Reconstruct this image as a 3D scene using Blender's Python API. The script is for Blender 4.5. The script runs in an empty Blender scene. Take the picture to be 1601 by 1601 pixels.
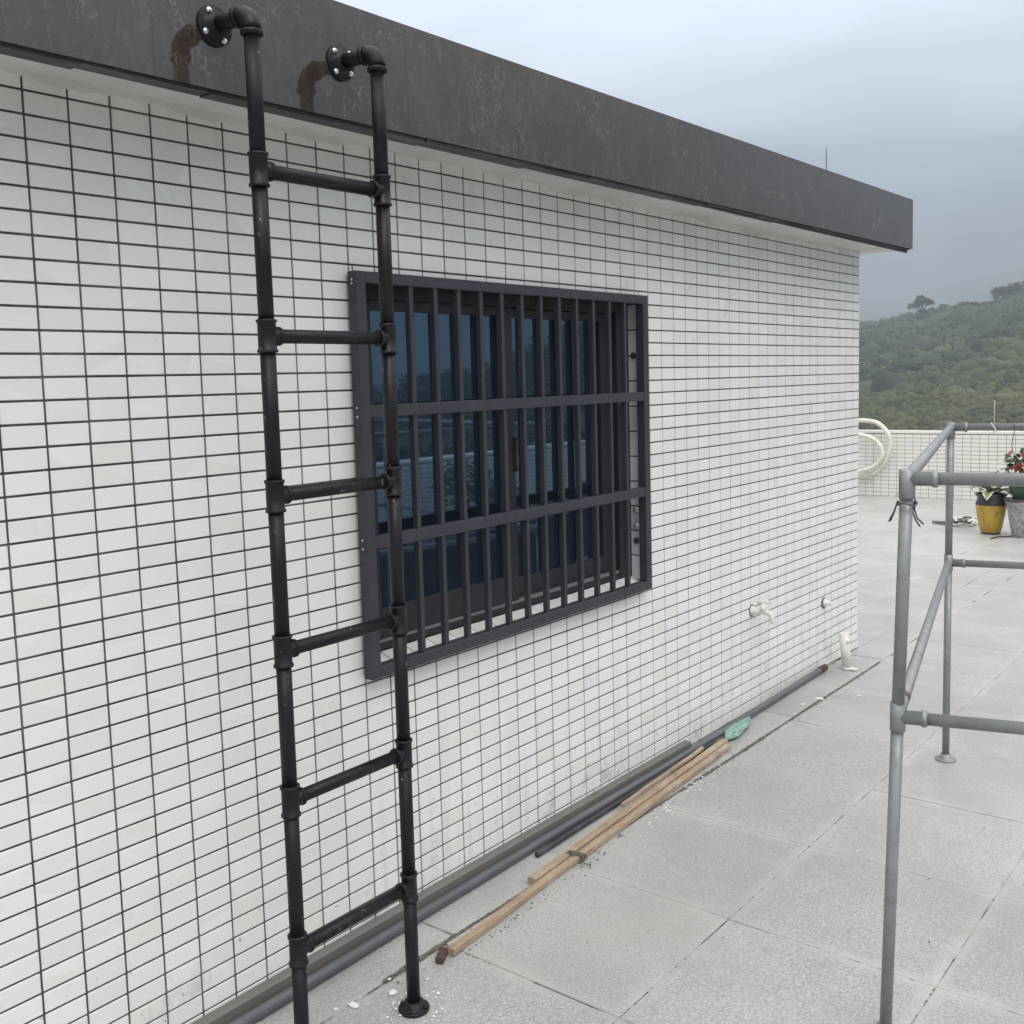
import bpy, math, random
import numpy as np
from mathutils import Vector, Matrix, Quaternion
random.seed(7); np.random.seed(7)
S = bpy.context.scene
COL = S.collection
PI = math.pi

# ------------------------------------------------------------------ camera
FPX = 1635.23; CX = 800.5; CY = 757.67; IMG = 1601.0
YAW, PITCH, ROLL = math.radians(38.7306), math.radians(5.6781), math.radians(-1.5972)
CAMP = Vector((2.1979, -1.1390, 1.6148))
fwd = Vector((-math.sin(YAW)*math.cos(PITCH), math.cos(YAW)*math.cos(PITCH), -math.sin(PITCH)))
rt0 = Vector((math.cos(YAW), math.sin(YAW), 0)); up0 = rt0.cross(fwd)
rt = math.cos(ROLL)*rt0 + math.sin(ROLL)*up0
up = -math.sin(ROLL)*rt0 + math.cos(ROLL)*up0
cam = bpy.data.objects.new('camera', bpy.data.cameras.new('camera'))
COL.objects.link(cam); S.camera = cam
cam.matrix_world = Matrix(((rt.x, up.x, -fwd.x, CAMP.x), (rt.y, up.y, -fwd.y, CAMP.y), (rt.z, up.z, -fwd.z, CAMP.z), (0, 0, 0, 1)))
cam.data.sensor_fit = 'HORIZONTAL'; cam.data.sensor_width = 36
cam.data.lens = FPX/IMG*36
cam.data.shift_x = 0; cam.data.shift_y = (CY-IMG/2)/IMG
cam.data.clip_start = .05; cam.data.clip_end = 3000

def px(p):
    d = Vector(p)-CAMP; w = d.dot(fwd)
    return CX+FPX*d.dot(rt)/w, CY-FPX*d.dot(up)/w, w

# ------------------------------------------------------------------ world, sun, exposure
SUN_EL, SUN_AZ = math.radians(52), math.radians(125)      # azimuth clockwise from +y
W = bpy.data.worlds.new('World'); S.world = W; W.use_nodes = True
nt = W.node_tree; nt.nodes.clear()
def N(t, **k):
    n = nt.nodes.new(t)
    for a, b in k.items(): setattr(n, a, b)
    return n
out = N('ShaderNodeOutputWorld'); bg = N('ShaderNodeBackground'); bg.inputs[1].default_value = .1
sky = N('ShaderNodeTexSky', sky_type='NISHITA'); sky.sun_disc = False
sky.sun_elevation = SUN_EL; sky.sun_rotation = SUN_AZ; sky.air_density = 1.5; sky.dust_density = 3
tc = N('ShaderNodeTexCoord'); sx = N('ShaderNodeSeparateXYZ')
nt.links.new(tc.outputs['Generated'], sx.inputs[0])
# cloud deck: brightness rises towards the zenith as under an overcast sky, broken up by soft noise
mp = N('ShaderNodeMapping'); mp.inputs['Scale'].default_value = (1.0, 1.0, 3.2)
nt.links.new(tc.outputs['Generated'], mp.inputs[0])
nz = N('ShaderNodeTexNoise'); nz.inputs['Scale'].default_value = 2.6; nz.inputs['Detail'].default_value = 5; nz.inputs['Roughness'].default_value = .5
nt.links.new(mp.outputs[0], nz.inputs['Vector'])
ad = N('ShaderNodeMath', operation='MULTIPLY_ADD'); ad.inputs[1].default_value = .17; ad.inputs[2].default_value = -.085
nt.links.new(nz.outputs['Fac'], ad.inputs[0])
sm = N('ShaderNodeMath', operation='ADD'); nt.links.new(sx.outputs['Z'], sm.inputs[0]); nt.links.new(ad.outputs[0], sm.inputs[1])
rp = N('ShaderNodeValToRGB'); cr = rp.color_ramp; cr.interpolation = 'EASE'
K = 2.0
stops = [(0.0, (.12, .145, .17)), (.06, (.125, .155, .19)), (.11, (.19, .235, .285)), (.17, (.32, .38, .45)), (.25, (.50, .565, .65)), (.34, (.66, .74, .85)), (.6, (1.12, 1.12, 1.12)), (1.0, (1.66, 1.62, 1.56))]
while len(cr.elements) < len(stops): cr.elements.new(.5)
for e, (p, c) in zip(cr.elements, stops):
    e.position = p; e.color = (c[0]/K, c[1]/K, c[2]/K, 1)
nt.links.new(sm.outputs[0], rp.inputs[0])
sc_ = N('ShaderNodeMixRGB', blend_type='MULTIPLY'); sc_.inputs[0].default_value = 1; sc_.inputs[2].default_value = (K*10, K*10, K*10, 1)
nt.links.new(rp.outputs[0], sc_.inputs[1])
mx = N('ShaderNodeMixRGB'); mx.inputs[0].default_value = .96
nt.links.new(sky.outputs[0], mx.inputs[1]); nt.links.new(sc_.outputs[0], mx.inputs[2])
nt.links.new(mx.outputs[0], bg.inputs[0]); nt.links.new(bg.outputs[0], out.inputs[0])
sl = bpy.data.lights.new('sun', 'SUN'); sl.energy = .8; sl.angle = math.radians(35); sl.color = (1, .96, .9)
so = bpy.data.objects.new('sun', sl); COL.objects.link(so)
sd = Vector((math.sin(SUN_AZ)*math.cos(SUN_EL), math.cos(SUN_AZ)*math.cos(SUN_EL), math.sin(SUN_EL)))
so.rotation_euler = sd.to_track_quat('Z', 'Y').to_euler(); so.location = (6, -6, 12)
S.view_settings.view_transform = 'Standard'; S.view_settings.look = 'None'
S.view_settings.exposure = .40; S.view_settings.gamma = 1; S.view_settings.use_curve_mapping = False

# ------------------------------------------------------------------ materials
class MT:
    def __init__(s, name, base=(.5, .5, .5), rough=.5, metal=0., spec=.5):
        s.m = bpy.data.materials.new(name); s.m.use_nodes = True; s.t = s.m.node_tree
        s.b = s.t.nodes['Principled BSDF']
        s.b.inputs['Base Color'].default_value = (*base, 1); s.b.inputs['Roughness'].default_value = rough
        s.b.inputs['Metallic'].default_value = metal; s.b.inputs['Specular IOR Level'].default_value = spec
        s.base = base; s.cur = None
    def n(s, t, **k):
        n = s.t.nodes.new(t)
        for a, b in k.items(): setattr(n, a, b)
        return n
    def L(s, a, b): s.t.links.new(a, b)
    def coord(s, scale=(1, 1, 1), kind='Position', rot=(0, 0, 0)):
        if kind == 'Position': o = s.n('ShaderNodeNewGeometry').outputs['Position']
        else: o = s.n('ShaderNodeTexCoord').outputs['Object']
        m = s.n('ShaderNodeMapping'); m.inputs['Scale'].default_value = scale; m.inputs['Rotation'].default_value = rot
        s.L(o, m.inputs[0]); return m.outputs[0]
    def noise(s, scale, det=4, rough=.6, cs=(1, 1, 1), kind='Position', dist=0):
        n = s.n('ShaderNodeTexNoise'); n.inputs['Scale'].default_value = scale; n.inputs['Detail'].default_value = det
        n.inputs['Roughness'].default_value = rough; n.inputs['Distortion'].default_value = dist
        s.L(s.coord(cs, kind), n.inputs['Vector']); return n.outputs['Fac']
    def ramp(s, fac, a, b, inv=False):
        r = s.n('ShaderNodeMapRange'); r.inputs[1].default_value = a; r.inputs[2].default_value = b
        r.inputs[3].default_value = 1 if inv else 0; r.inputs[4].default_value = 0 if inv else 1
        s.L(fac, r.inputs[0]); return r.outputs[0]
    def mul(s, a, b):
        m = s.n('ShaderNodeMath', operation='MULTIPLY'); s.L(a, m.inputs[0])
        if isinstance(b, (int, float)): m.inputs[1].default_value = b
        else: s.L(b, m.inputs[1])
        return m.outputs[0]
    def mix(s, fac, col, amount=1.0, mode='MIX'):
        m = s.n('ShaderNodeMixRGB', blend_type=mode)
        if amount != 1.0: fac = s.mul(fac, amount)
        s.L(fac, m.inputs[0])
        if s.cur is None: m.inputs[1].default_value = (*s.base, 1)
        else: s.L(s.cur, m.inputs[1])
        m.inputs[2].default_value = (*col, 1)
        s.cur = m.outputs[0]; s.L(s.cur, s.b.inputs['Base Color']); return s
    def bump(s, fac, st=.3, dist=.002):
        b = s.n('ShaderNodeBump'); b.inputs['Strength'].default_value = st; b.inputs['Distance'].default_value = dist
        s.L(fac, b.inputs['Height'])
        if s.b.inputs['Normal'].is_linked: s.L(s.b.inputs['Normal'].links[0].from_socket, b.inputs['Normal'])
        s.L(b.outputs[0], s.b.inputs['Normal']); return s
    def rgh(s, fac, lo, hi):
        r = s.n('ShaderNodeMapRange'); r.inputs[1].default_value = .3; r.inputs[2].default_value = .7
        r.inputs[3].default_value = lo; r.inputs[4].default_value = hi
        s.L(fac, r.inputs[0]); s.L(r.outputs[0], s.b.inputs['Roughness']); return s
    def cell(s, size):
        g = s.n('ShaderNodeNewGeometry').outputs['Position']
        a = s.n('ShaderNodeVectorMath', operation='DIVIDE'); a.inputs[1].default_value = size; s.L(g, a.inputs[0])
        f = s.n('ShaderNodeVectorMath', operation='FLOOR'); s.L(a.outputs[0], f.inputs[0])
        w = s.n('ShaderNodeTexWhiteNoise'); s.L(f.outputs[0], w.inputs[0]); return w.outputs[0], w.outputs[1]

# white glazed wall tile: slight glaze differences tile by tile, faint grime
def tile_mat(name, size, base=(.85, .838, .826)):
    m = MT(name, base, .28)
    v, c0_ = m.cell(size)
    sp0 = m.n('ShaderNodeSeparateXYZ'); m.L(c0_, sp0.inputs[0]); c = sp0.outputs[1]
    m.mix(m.ramp(v, 0, 1), (.755, .755, .745), .7)
    m.mix(m.ramp(v, .90, .93), (.80, .785, .72), .5)
    m.mix(m.ramp(c, .93, .95), (.71, .715, .715), .4)
    m.mix(m.ramp(m.noise(1.1, 5, .6), .45, .75), (.72, .712, .69), .35)
    m.mix(m.ramp(m.noise(9, 5, .6, (1, 1, .2)), .56, .8), (.58, .575, .55), .05)
    # water streaks that start under the window grille
    yz = m.n('ShaderNodeSeparateXYZ'); m.L(m.n('ShaderNodeNewGeometry').outputs['Position'], yz.inputs[0])
    st = m.ramp(m.noise(1.0, 4, .6, (1, 26, .9)), .50, .72)
    box = m.mul(m.mul(m.ramp(yz.outputs[1], .86, .92), m.ramp(yz.outputs[1], 2.40, 2.47, True)), m.mul(m.ramp(yz.outputs[2], .77, .20, False), m.ramp(yz.outputs[2], .765, .78, True)))
    m.mix(m.mul(st, box), (.42, .41, .38), .32)
    m.mix(m.mul(m.ramp(m.noise(1.0, 4, .6, (1, 22, 1.2)), .52, .74), m.ramp(yz.outputs[2], 1.95, 2.28)), (.50, .49, .46), .30)
    # spatter and dirt specks in the lowest half metre
    z = m.n('ShaderNodeSeparateXYZ'); m.L(m.n('ShaderNodeNewGeometry').outputs['Position'], z.inputs[0])
    low = m.ramp(z.outputs[2], .0, .42, True)
    sp = m.ramp(m.noise(34, 2, .5), .70, .73)
    m.mix(m.mul(sp, low), (.14, .13, .11), .85)
    sm_ = m.ramp(m.noise(5.5, 6, .75), .56, .70)
    m.mix(m.mul(sm_, m.mul(low, low)), (.22, .21, .18), .75)
    m.rgh(m.noise(5, 3), .26, .38)
    m.bump(m.noise(30, 2), .05, .001); m.bump(m.noise(5, 2), .10, .002)
    return m.m
M = {}
M['tile'] = tile_mat('wall_tile_glaze', (1, .1, .05))
M['ptile'] = tile_mat('parapet_tile_glaze', (.1, .1, .05), (.83, .81, .735))
g = MT('dark_grout', (.060, .059, .056), .9); g.mix(g.ramp(g.noise(5, 5, .7), .45, .68), (.155, .152, .142)); M['grout'] = g.m
g = MT('plaster', (.72, .712, .70), .85); g.mix(g.ramp(g.noise(3, 5), .4, .7), (.52, .515, .50), .6); g.mix(g.ramp(g.noise(60, 3), .62, .7), (.4, .4, .39), .3); g.bump(g.noise(25, 5), .4, .004); M['plaster'] = g.m
# polished dark granite cladding with pale scratch-like veining
g = MT('dark_granite', (.044, .031, .026), .1, 0, .85)
g.mix(g.ramp(g.noise(9, 7, .8, (1, 1, .40)), .42, .66), (.062, .050, .045), .85)
g.mix(g.ramp(g.noise(38, 4, .8, (1, 1, .45)), .52, .66), (.120, .100, .088), .5)
g.mix(g.ramp(g.noise(2.2, 4, .6), .45, .65), (.030, .026, .026), .6)
vo = g.n('ShaderNodeTexVoronoi', feature='DISTANCE_TO_EDGE'); vo.inputs['Scale'].default_value = 13
vd = g.n('ShaderNodeTexNoise'); vd.inputs['Scale'].default_value = 10; vd.inputs['Detail'].default_value = 4
g.L(g.coord(), vd.inputs['Vector'])
va = g.n('ShaderNodeMixRGB', blend_type='ADD'); va.inputs[0].default_value = .35; g.L(g.coord((1, 1.3, .7)), va.inputs[1]); g.L(vd.outputs['Color'], va.inputs[2]); g.L(va.outputs[0], vo.inputs['Vector'])
ve = g.ramp(vo.outputs['Distance'], 0, .035, True)
g.mix(g.mul(ve, g.ramp(g.noise(6, 4, .7), .50, .66)), (.22, .195, .175), .75)
g.mix(g.ramp(g.noise(120, 2), .66, .74), (.15, .13, .12), .5)
g.mix(g.ramp(g.noise(3.5, 5, .65, (1, 1, 2)), .62, .74), (.085, .045, .034), .5)
g.rgh(g.noise(20, 5, .7), .03, .09); g.bump(g.noise(90, 3), .03, .0005); M['granite'] = g.m
g = MT('dark_trim', (.035, .034, .034), .5); g.mix(g.ramp(g.noise(14, 5, .6, (1, .3, 1)), .45, .65), (.09, .085, .08)); M['trim'] = g.m
# floor pavers: flamed grey granite
g = MT('paver_granite', (.415, .413, .408), .55)
v, c = g.cell((.602, .602, 5))
oi = g.n('ShaderNodeObjectInfo').outputs['Random']
g.mix(g.ramp(oi, 0, 1), (.345, .348, .348), .85)
g.mix(g.ramp(g.noise(115, 2, .6), .49, .58), (.265, .266, .266), .65)
g.mix(g.ramp(g.noise(170, 1, .5), .55, .62), (.58, .578, .572), .65)
g.mix(g.ramp(g.noise(60, 2, .6), .58, .66), (.28, .28, .285), .5)
# pale cement residue smeared along the joints
gx = g.n('ShaderNodeSeparateXYZ'); g.L(g.n('ShaderNodeNewGeometry').outputs['Position'], gx.inputs[0])
def _edge(sock, off, per):
    a = g.n('ShaderNodeMath', operation='SUBTRACT'); a.inputs[1].default_value = off; g.L(sock, a.inputs[0])
    b = g.n('ShaderNodeMath', operation='PINGPONG'); b.inputs[1].default_value = per/2; g.L(a.outputs[0], b.inputs[0]); return g.ramp(b.outputs[0], .008, .045, True)
_e = g.n('ShaderNodeMath', operation='MAXIMUM'); g.L(_edge(gx.outputs[0], .213, .598), _e.inputs[0]); g.L(_edge(gx.outputs[1], .963, .602), _e.inputs[1])
g.mix(g.mul(_e.outputs[0], g.ramp(g.noise(2.6, 5, .65), .38, .62)), (.50, .495, .48), .8)
g.mix(g.ramp(g.noise(2.2, 5, .6), .42, .68), (.285, .282, .272), .55)
g.mix(g.ramp(g.noise(.8, 5, .65), .48, .66), (.47, .463, .445), .6)
g.mix(g.ramp(g.noise(6.5, 6, .75), .58, .72), (.25, .245, .23), .45)
g.mix(g.ramp(g.noise(4.3, 3, .5, (1.2, .8, 1)), .68, .74), (.36, .32, .25), .35)
g.rgh(g.noise(3, 4), .30, .52); g.bump(g.noise(150, 2), .3, .0012); M['paver'] = g.m
g = MT('joint_mortar', (.13, .128, .12), .9); g.mix(g.ramp(g.noise(3.6, 4, .6), .42, .50), (.40, .397, .385)); g.mix(g.ramp(g.noise(45), .55, .65), (.06, .058, .05)); M['mortar'] = g.m
# black paint over steel pipe, chips and pale scuffs
def paint(name, base, hi, chip=.72, rough=.38, spec=.5):
    g = MT(name, base, rough, 0, spec)
    g.mix(g.ramp(g.noise(9, 5), .4, .7), hi, .8)
    g.mix(g.ramp(g.noise(55, 4, .7, (1, 1, .5)), chip, chip+.04), (.30, .30, .29), .7)
    g.mix(g.ramp(g.noise(16, 4, .7, (1, 1, .35)), .66, .74), (.05, .032, .022), .5)
    g.rgh(g.noise(20, 4), rough-.08, rough+.2); g.bump(g.noise(120, 3), .12, .001); return g.m
M['black'] = paint('black_painted_pipe', (.007, .007, .009), (.012, .011, .017), .665, .40, .30)
M['bronze'] = paint('dark_bronze_frame', (.032, .033, .044), (.042, .042, .055), .78, .42)
M['sash'] = paint('dark_window_frame', (.028, .028, .034), (.036, .034, .04), .86, .4)
g = MT('reflective_glass', (.098, .160, .240), .02, .92); g.bump(g.noise(1.3, 1), .02, .004); M['glass'] = g.m
g = MT('galvanised_steel', (.27, .285, .29), .46, .40)
g.mix(g.ramp(g.noise(8, 5, .7), .4, .65), (.32, .335, .345), .8); g.mix(g.ramp(g.noise(40, 4), .5, .7), (.17, .18, .19), .5)
g.mix(g.ramp(g.noise(11, 5, .7), .70, .76), (.24, .12, .05), .8); g.rgh(g.noise(30, 4), .38, .6); M['galv'] = g.m
g = MT('zinc_bolt', (.7, .7, .7), .28, .8); M['bolt'] = g.m
g = MT('weathered_timber', (.41, .305, .215), .8)
g.mix(g.ramp(g.noise(14, 6, .7, (12, 1, 12), 'Object'), .4, .65), (.25, .175, .12), .8); g.mix(g.ramp(g.noise(5, 4, .6, (1, 1, 1)), .48, .66), (.50, .42, .33), .7)
g.mix(g.ramp(g.noise(7, 5, .7), .54, .64), (.20, .16, .125), .7)
g.mix(g.ramp(g.noise(20, 4, .7), .62, .72), (.13, .09, .06), .7)
g.bump(g.noise(30, 5, .7, (12, 1, 12), 'Object'), .4, .002); M['wood'] = g.m
g = MT('grey_weathered_beam', (.15, .145, .135), .6)
g.mix(g.ramp(g.noise(5, 5, .6, (1, .5, 1)), .42, .62), (.17, .163, .15), .8); g.mix(g.ramp(g.noise(2.6, 4, .6, (1, .6, 1)), .60, .68), (.16, .085, .04), .8)
g.mix(g.ramp(g.noise(3.1, 3), .60, .7), (.09, .095, .055), .7); g.bump(g.noise(60, 4, .6, (1, .2, 1)), .3, .002); M['beam'] = g.m
g = MT('grey_conduit', (.10, .105, .12), .35, .2); g.mix(g.ramp(g.noise(9, 4, .6, (1, .3, 1)), .45, .65), (.15, .15, .16), .8); M['conduit'] = g.m
g = MT('old_black_tube', (.03, .031, .036), .45); g.mix(g.ramp(g.noise(12, 4), .5, .7), (.10, .10, .10), .7); M['tube'] = g.m
g = MT('white_pvc', (.76, .74, .70), .4); g.mix(g.ramp(g.noise(12, 4), .5, .75), (.56, .52, .44), .6); M['pvc'] = g.m
g = MT('white_hose', (.72, .72, .62), .45); g.mix(g.ramp(g.noise(7, 3), .5, .7), (.5, .49, .38), .6); M['hose'] = g.m
g = MT('green_net', (.16, .30, .26), .6); g.mix(g.ramp(g.noise(70, 4), .45, .6), (.34, .48, .43)); M['net'] = g.m
g = MT('rope_fibre', (.085, .078, .065), .8); g.mix(g.ramp(g.noise(80, 2), .45, .6), (.17, .155, .13)); M['rope'] = g.m
g = MT('pale_cord', (.66, .66, .63), .7); M['cord'] = g.m
g = MT('wire_dark', (.10, .10, .095), .5, .4); M['wire'] = g.m
g = MT('ochre_glaze', (.47, .31, .045), .25); g.mix(g.ramp(g.noise(9, 4), .45, .7), (.34, .21, .04), .6); M['ochre'] = g.m
g = MT('dark_glaze', (.035, .030, .042), .2); g.mix(g.ramp(g.noise(20, 4), .5, .7), (.06, .05, .06)); M['dglaze'] = g.m
g = MT('brown_glaze', (.10, .055, .02), .3); M['bglaze'] = g.m
g = MT('grey_stone_pot', (.36, .37, .38), .6); g.mix(g.ramp(g.noise(45, 4, .7), .5, .56), (.14, .145, .15), .8); g.mix(g.ramp(g.noise(14, 4), .5, .7), (.55, .55, .55), .5); g.bump(g.noise(40, 4), .5, .003); M['greypot'] = g.m
g = MT('green_glaze_pot', (.03, .06, .045), .2); M['gpot'] = g.m
g = MT('soil', (.05, .038, .028), .95); g.mix(g.ramp(g.noise(60), .5, .7), (.11, .085, .06)); g.bump(g.noise(50), .8, .01); M['soil'] = g.m
def leafmat(name, a, b, edge=None, sc=8):
    g = MT(name, a, .5); ri = g.n('ShaderNodeNewGeometry').outputs['Random Per Island']
    g.mix(g.ramp(ri, 0, 1), b, .9); g.mix(g.ramp(g.noise(sc, 3), .45, .7), tuple(x*.55 for x in a), .6)
    return g
M['dleaf'] = leafmat('dark_leaf', (.030, .055, .022), (.05, .085, .03)).m
g = leafmat('variegated_leaf', (.17, .26, .10), (.24, .33, .13))
uv = g.n('ShaderNodeUVMap'); sxx = g.n('ShaderNodeSeparateXYZ'); g.L(uv.outputs[0], sxx.inputs[0])
ab = g.n('ShaderNodeMath', operation='ABSOLUTE'); su = g.n('ShaderNodeMath', operation='SUBTRACT'); su.inputs[1].default_value = .5
g.L(sxx.outputs[0], su.inputs[0]); g.L(su.outputs[0], ab.inputs[0]); g.mix(g.ramp(ab.outputs[0], .24, .30), (.62, .66, .48), .9); M['vleaf'] = g.m
M['flower'] = MT('red_petal', (.40, .02, .03), .5).m
g = MT('white_paint_drip', (.78, .78, .76), .6); M['splat'] = g.m
g = MT('brown_leaf', (.07, .042, .032), .7); M['bleaf'] = g.m
g = MT('concrete', (.33, .325, .31), .85); g.mix(g.ramp(g.noise(2, 5), .4, .7), (.24, .235, .22)); M['concrete'] = g.m
g = MT('blue_plastic', (.03, .09, .35), .4); M['blue'] = g.m
# hillside
g = MT('hill_ground', (.040, .050, .018), .95)
g.mix(g.ramp(g.noise(.035, 5, .6), .42, .6), (.07, .075, .026), .9); g.mix(g.ramp(g.noise(.11, 5, .7, (1, 1, 3)), .5, .62), (.035, .05, .022), .8)
g.mix(g.ramp(g.noise(.25, 5, .7), .62, .7), (.085, .075, .04), .6); M['hill'] = g.m
def hillveg(name, a, b, c):
    g = MT(name, a, .8); ri = g.n('ShaderNodeNewGeometry').outputs['Random Per Island']
    g.mix(g.ramp(g.noise(.030, 5, .65, (1, 1, 5)), .47, .55), b, .95); g.mix(g.ramp(g.noise(.07, 5, .65, (1, 1, 4)), .52, .58), c, .9)
    g.mix(g.ramp(ri, 0, 1), tuple(x*.6 for x in a), .30); return g.m
M['scrub'] = hillveg('scrub_leaves', (.066, .084, .027), (.12, .12, .045), (.036, .054, .023))
M['forest'] = hillveg('forest_leaves', (.030, .052, .030), (.062, .082, .046), (.016, .030, .020))
M['bark'] = MT('bark', (.09, .07, .055), .9).m

# ------------------------------------------------------------------ object helpers
def tag(o, label=None, cat=None, group=None, kind=None):
    if label: o['label'] = label
    if cat: o['category'] = cat
    if group: o['group'] = group
    if kind: o['kind'] = kind
    return o
def empty(name, loc=(0, 0, 0), label=None, cat=None, group=None, kind=None):
    o = bpy.data.objects.new(name, None); COL.objects.link(o); o.location = loc; o.empty_display_size = .1
    return tag(o, label, cat, group, kind)
def link(name, mesh, parent=None, loc=None, rot=None):
    o = bpy.data.objects.new(name, mesh); COL.objects.link(o)
    if parent: o.parent = parent
    if loc is not None: o.location = loc
    if rot is not None: o.rotation_euler = rot
    return o
class MB:
    def __init__(s): s.v = []; s.f = []; s.sm = []; s.uv = None
    def add(s, vs, fs, smooth=False):
        k = len(s.v); s.v.extend(tuple(v) for v in vs); s.f.extend(tuple(i+k for i in f) for f in fs); s.sm.extend([smooth]*len(fs)); return s
    def box(s, a, b, c=0.):
        x0, y0, z0 = a; x1, y1, z1 = b
        if c <= 0:
            v = [(x0, y0, z0), (x1, y0, z0), (x1, y1, z0), (x0, y1, z0), (x0, y0, z1), (x1, y0, z1), (x1, y1, z1), (x0, y1, z1)]
            return s.add(v, [(3, 2, 1, 0), (4, 5, 6, 7), (0, 1, 5, 4), (1, 2, 6, 5), (2, 3, 7, 6), (3, 0, 4, 7)])
        # chamfered box: 24 verts
        c = min(c, (x1-x0)*.45, (y1-y0)*.45, (z1-z0)*.45)
        v = []; X = (x0, x1); Y = (y0, y1); Z = (z0, z1)
        idx = {}
        for i in (0, 1):
            for j in (0, 1):
                for k in (0, 1):
                    sx_, sy_, sz_ = (1, -1)[i], (1, -1)[j], (1, -1)[k]
                    idx[i, j, k] = len(v)
                    v += [(X[i], Y[j]+sy_*c, Z[k]+sz_*c), (X[i]+sx_*c, Y[j], Z[k]+sz_*c), (X[i]+sx_*c, Y[j]+sy_*c, Z[k])]
        q = lambda i, j, k, n: idx[i, j, k]+n
        f = []
        for i in (0, 1): f.append([q(i, 0, 0, 0), q(i, 1, 0, 0), q(i, 1, 1, 0), q(i, 0, 1, 0)][::(1 if i else -1)])
        for j in (0, 1): f.append([q(0, j, 0, 1), q(1, j, 0, 1), q(1, j, 1, 1), q(0, j, 1, 1)][::(-1 if j else 1)])
        for k in (0, 1): f.append([q(0, 0, k, 2), q(1, 0, k, 2), q(1, 1, k, 2), q(0, 1, k, 2)][::(1 if k else -1)])
        for j in (0, 1):
            for k in (0, 1): f.append([q(0, j, k, 1), q(1, j, k, 1), q(1, j, k, 2), q(0, j, k, 2)][::(1 if j == k else -1)])
        for i in (0, 1):
            for k in (0, 1): f.append([q(i, 0, k, 0), q(i, 1, k, 0), q(i, 1, k, 2), q(i, 0, k, 2)][::(-1 if i == k else 1)])
        for i in (0, 1):
            for j in (0, 1): f.append([q(i, j, 0, 0), q(i, j, 1, 0), q(i, j, 1, 1), q(i, j, 0, 1)][::(1 if i == j else -1)])
        for i in (0, 1):
            for j in (0, 1):
                for k in (0, 1): f.append([q(i, j, k, 0), q(i, j, k, 1), q(i, j, k, 2)][::(1 if (i+j+k) % 2 else -1)])
        return s.add(v, f)
    def tube(s, pts, r, n=12, cap=True, closed=False):
        P = [Vector(p) for p in pts]; m = len(P)
        R = r if isinstance(r, (list, tuple)) else [r]*m
        T = []
        for i in range(m):
            a = P[(i-1) % m] if (closed or i) else P[0]; b = P[(i+1) % m] if (closed or i < m-1) else P[-1]
            T.append((b-a).normalized() if (b-a).length > 1e-9 else Vector((0, 0, 1)))
        u = T[0].orthogonal().normalized(); vs = []
        for i in range(m):
            if i: u = (u-T[i]*u.dot(T[i])).normalized()
            w = T[i].cross(u)
            for k in range(n):
                a = 2*PI*k/n; vs.append(P[i]+(u*math.cos(a)+w*math.sin(a))*R[i])
        fs = []
        for i in range(m if closed else m-1):
            j = (i+1) % m
            for k in range(n): fs.append((i*n+k, i*n+(k+1) % n, j*n+(k+1) % n, j*n+k))
        s.add(vs, fs, True)
        if cap and not closed:
            k = len(s.v)-len(vs)
            s.f.append(tuple(k+i for i in range(n))[::-1]); s.f.append(tuple(k+(m-1)*n+i for i in range(n))); s.sm += [False, False]
        return s
    def lathe(s, prof, n=32, axis=(0, 0, 1), o=(0, 0, 0), cap=True):
        ax = Vector(axis).normalized(); u = ax.orthogonal().normalized(); w = ax.cross(u); o = Vector(o)
        vs = []
        for r, h in prof:
            for k in range(n):
                a = 2*PI*k/n; vs.append(o+ax*h+(u*math.cos(a)+w*math.sin(a))*r)
        fs = [(i*n+k, i*n+(k+1) % n, (i+1)*n+(k+1) % n, (i+1)*n+k) for i in range(len(prof)-1) for k in range(n)]
        s.add(vs, fs, True)
        if cap:
            k = len(s.v)-len(vs)
            s.f.append(tuple(k+i for i in range(n))[::-1]); s.f.append(tuple(k+(len(prof)-1)*n+i for i in range(n))); s.sm += [False, False]
        return s
    def mesh(s, name, mat):
        me = bpy.data.meshes.new(name); me.from_pydata(s.v, [], s.f); me.polygons.foreach_set('use_smooth', s.sm)
        if mat: me.materials.append(M[mat] if isinstance(mat, str) else mat)
        me.update(); return me
    def build(s, name, mat, parent=None, **k):
        return link(name, s.mesh(name, mat), parent, **k)
def fixn(me):
    import bmesh
    b = bmesh.new(); b.from_mesh(me); bmesh.ops.recalc_face_normals(b, faces=b.faces); b.to_mesh(me); b.free(); return me

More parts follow.
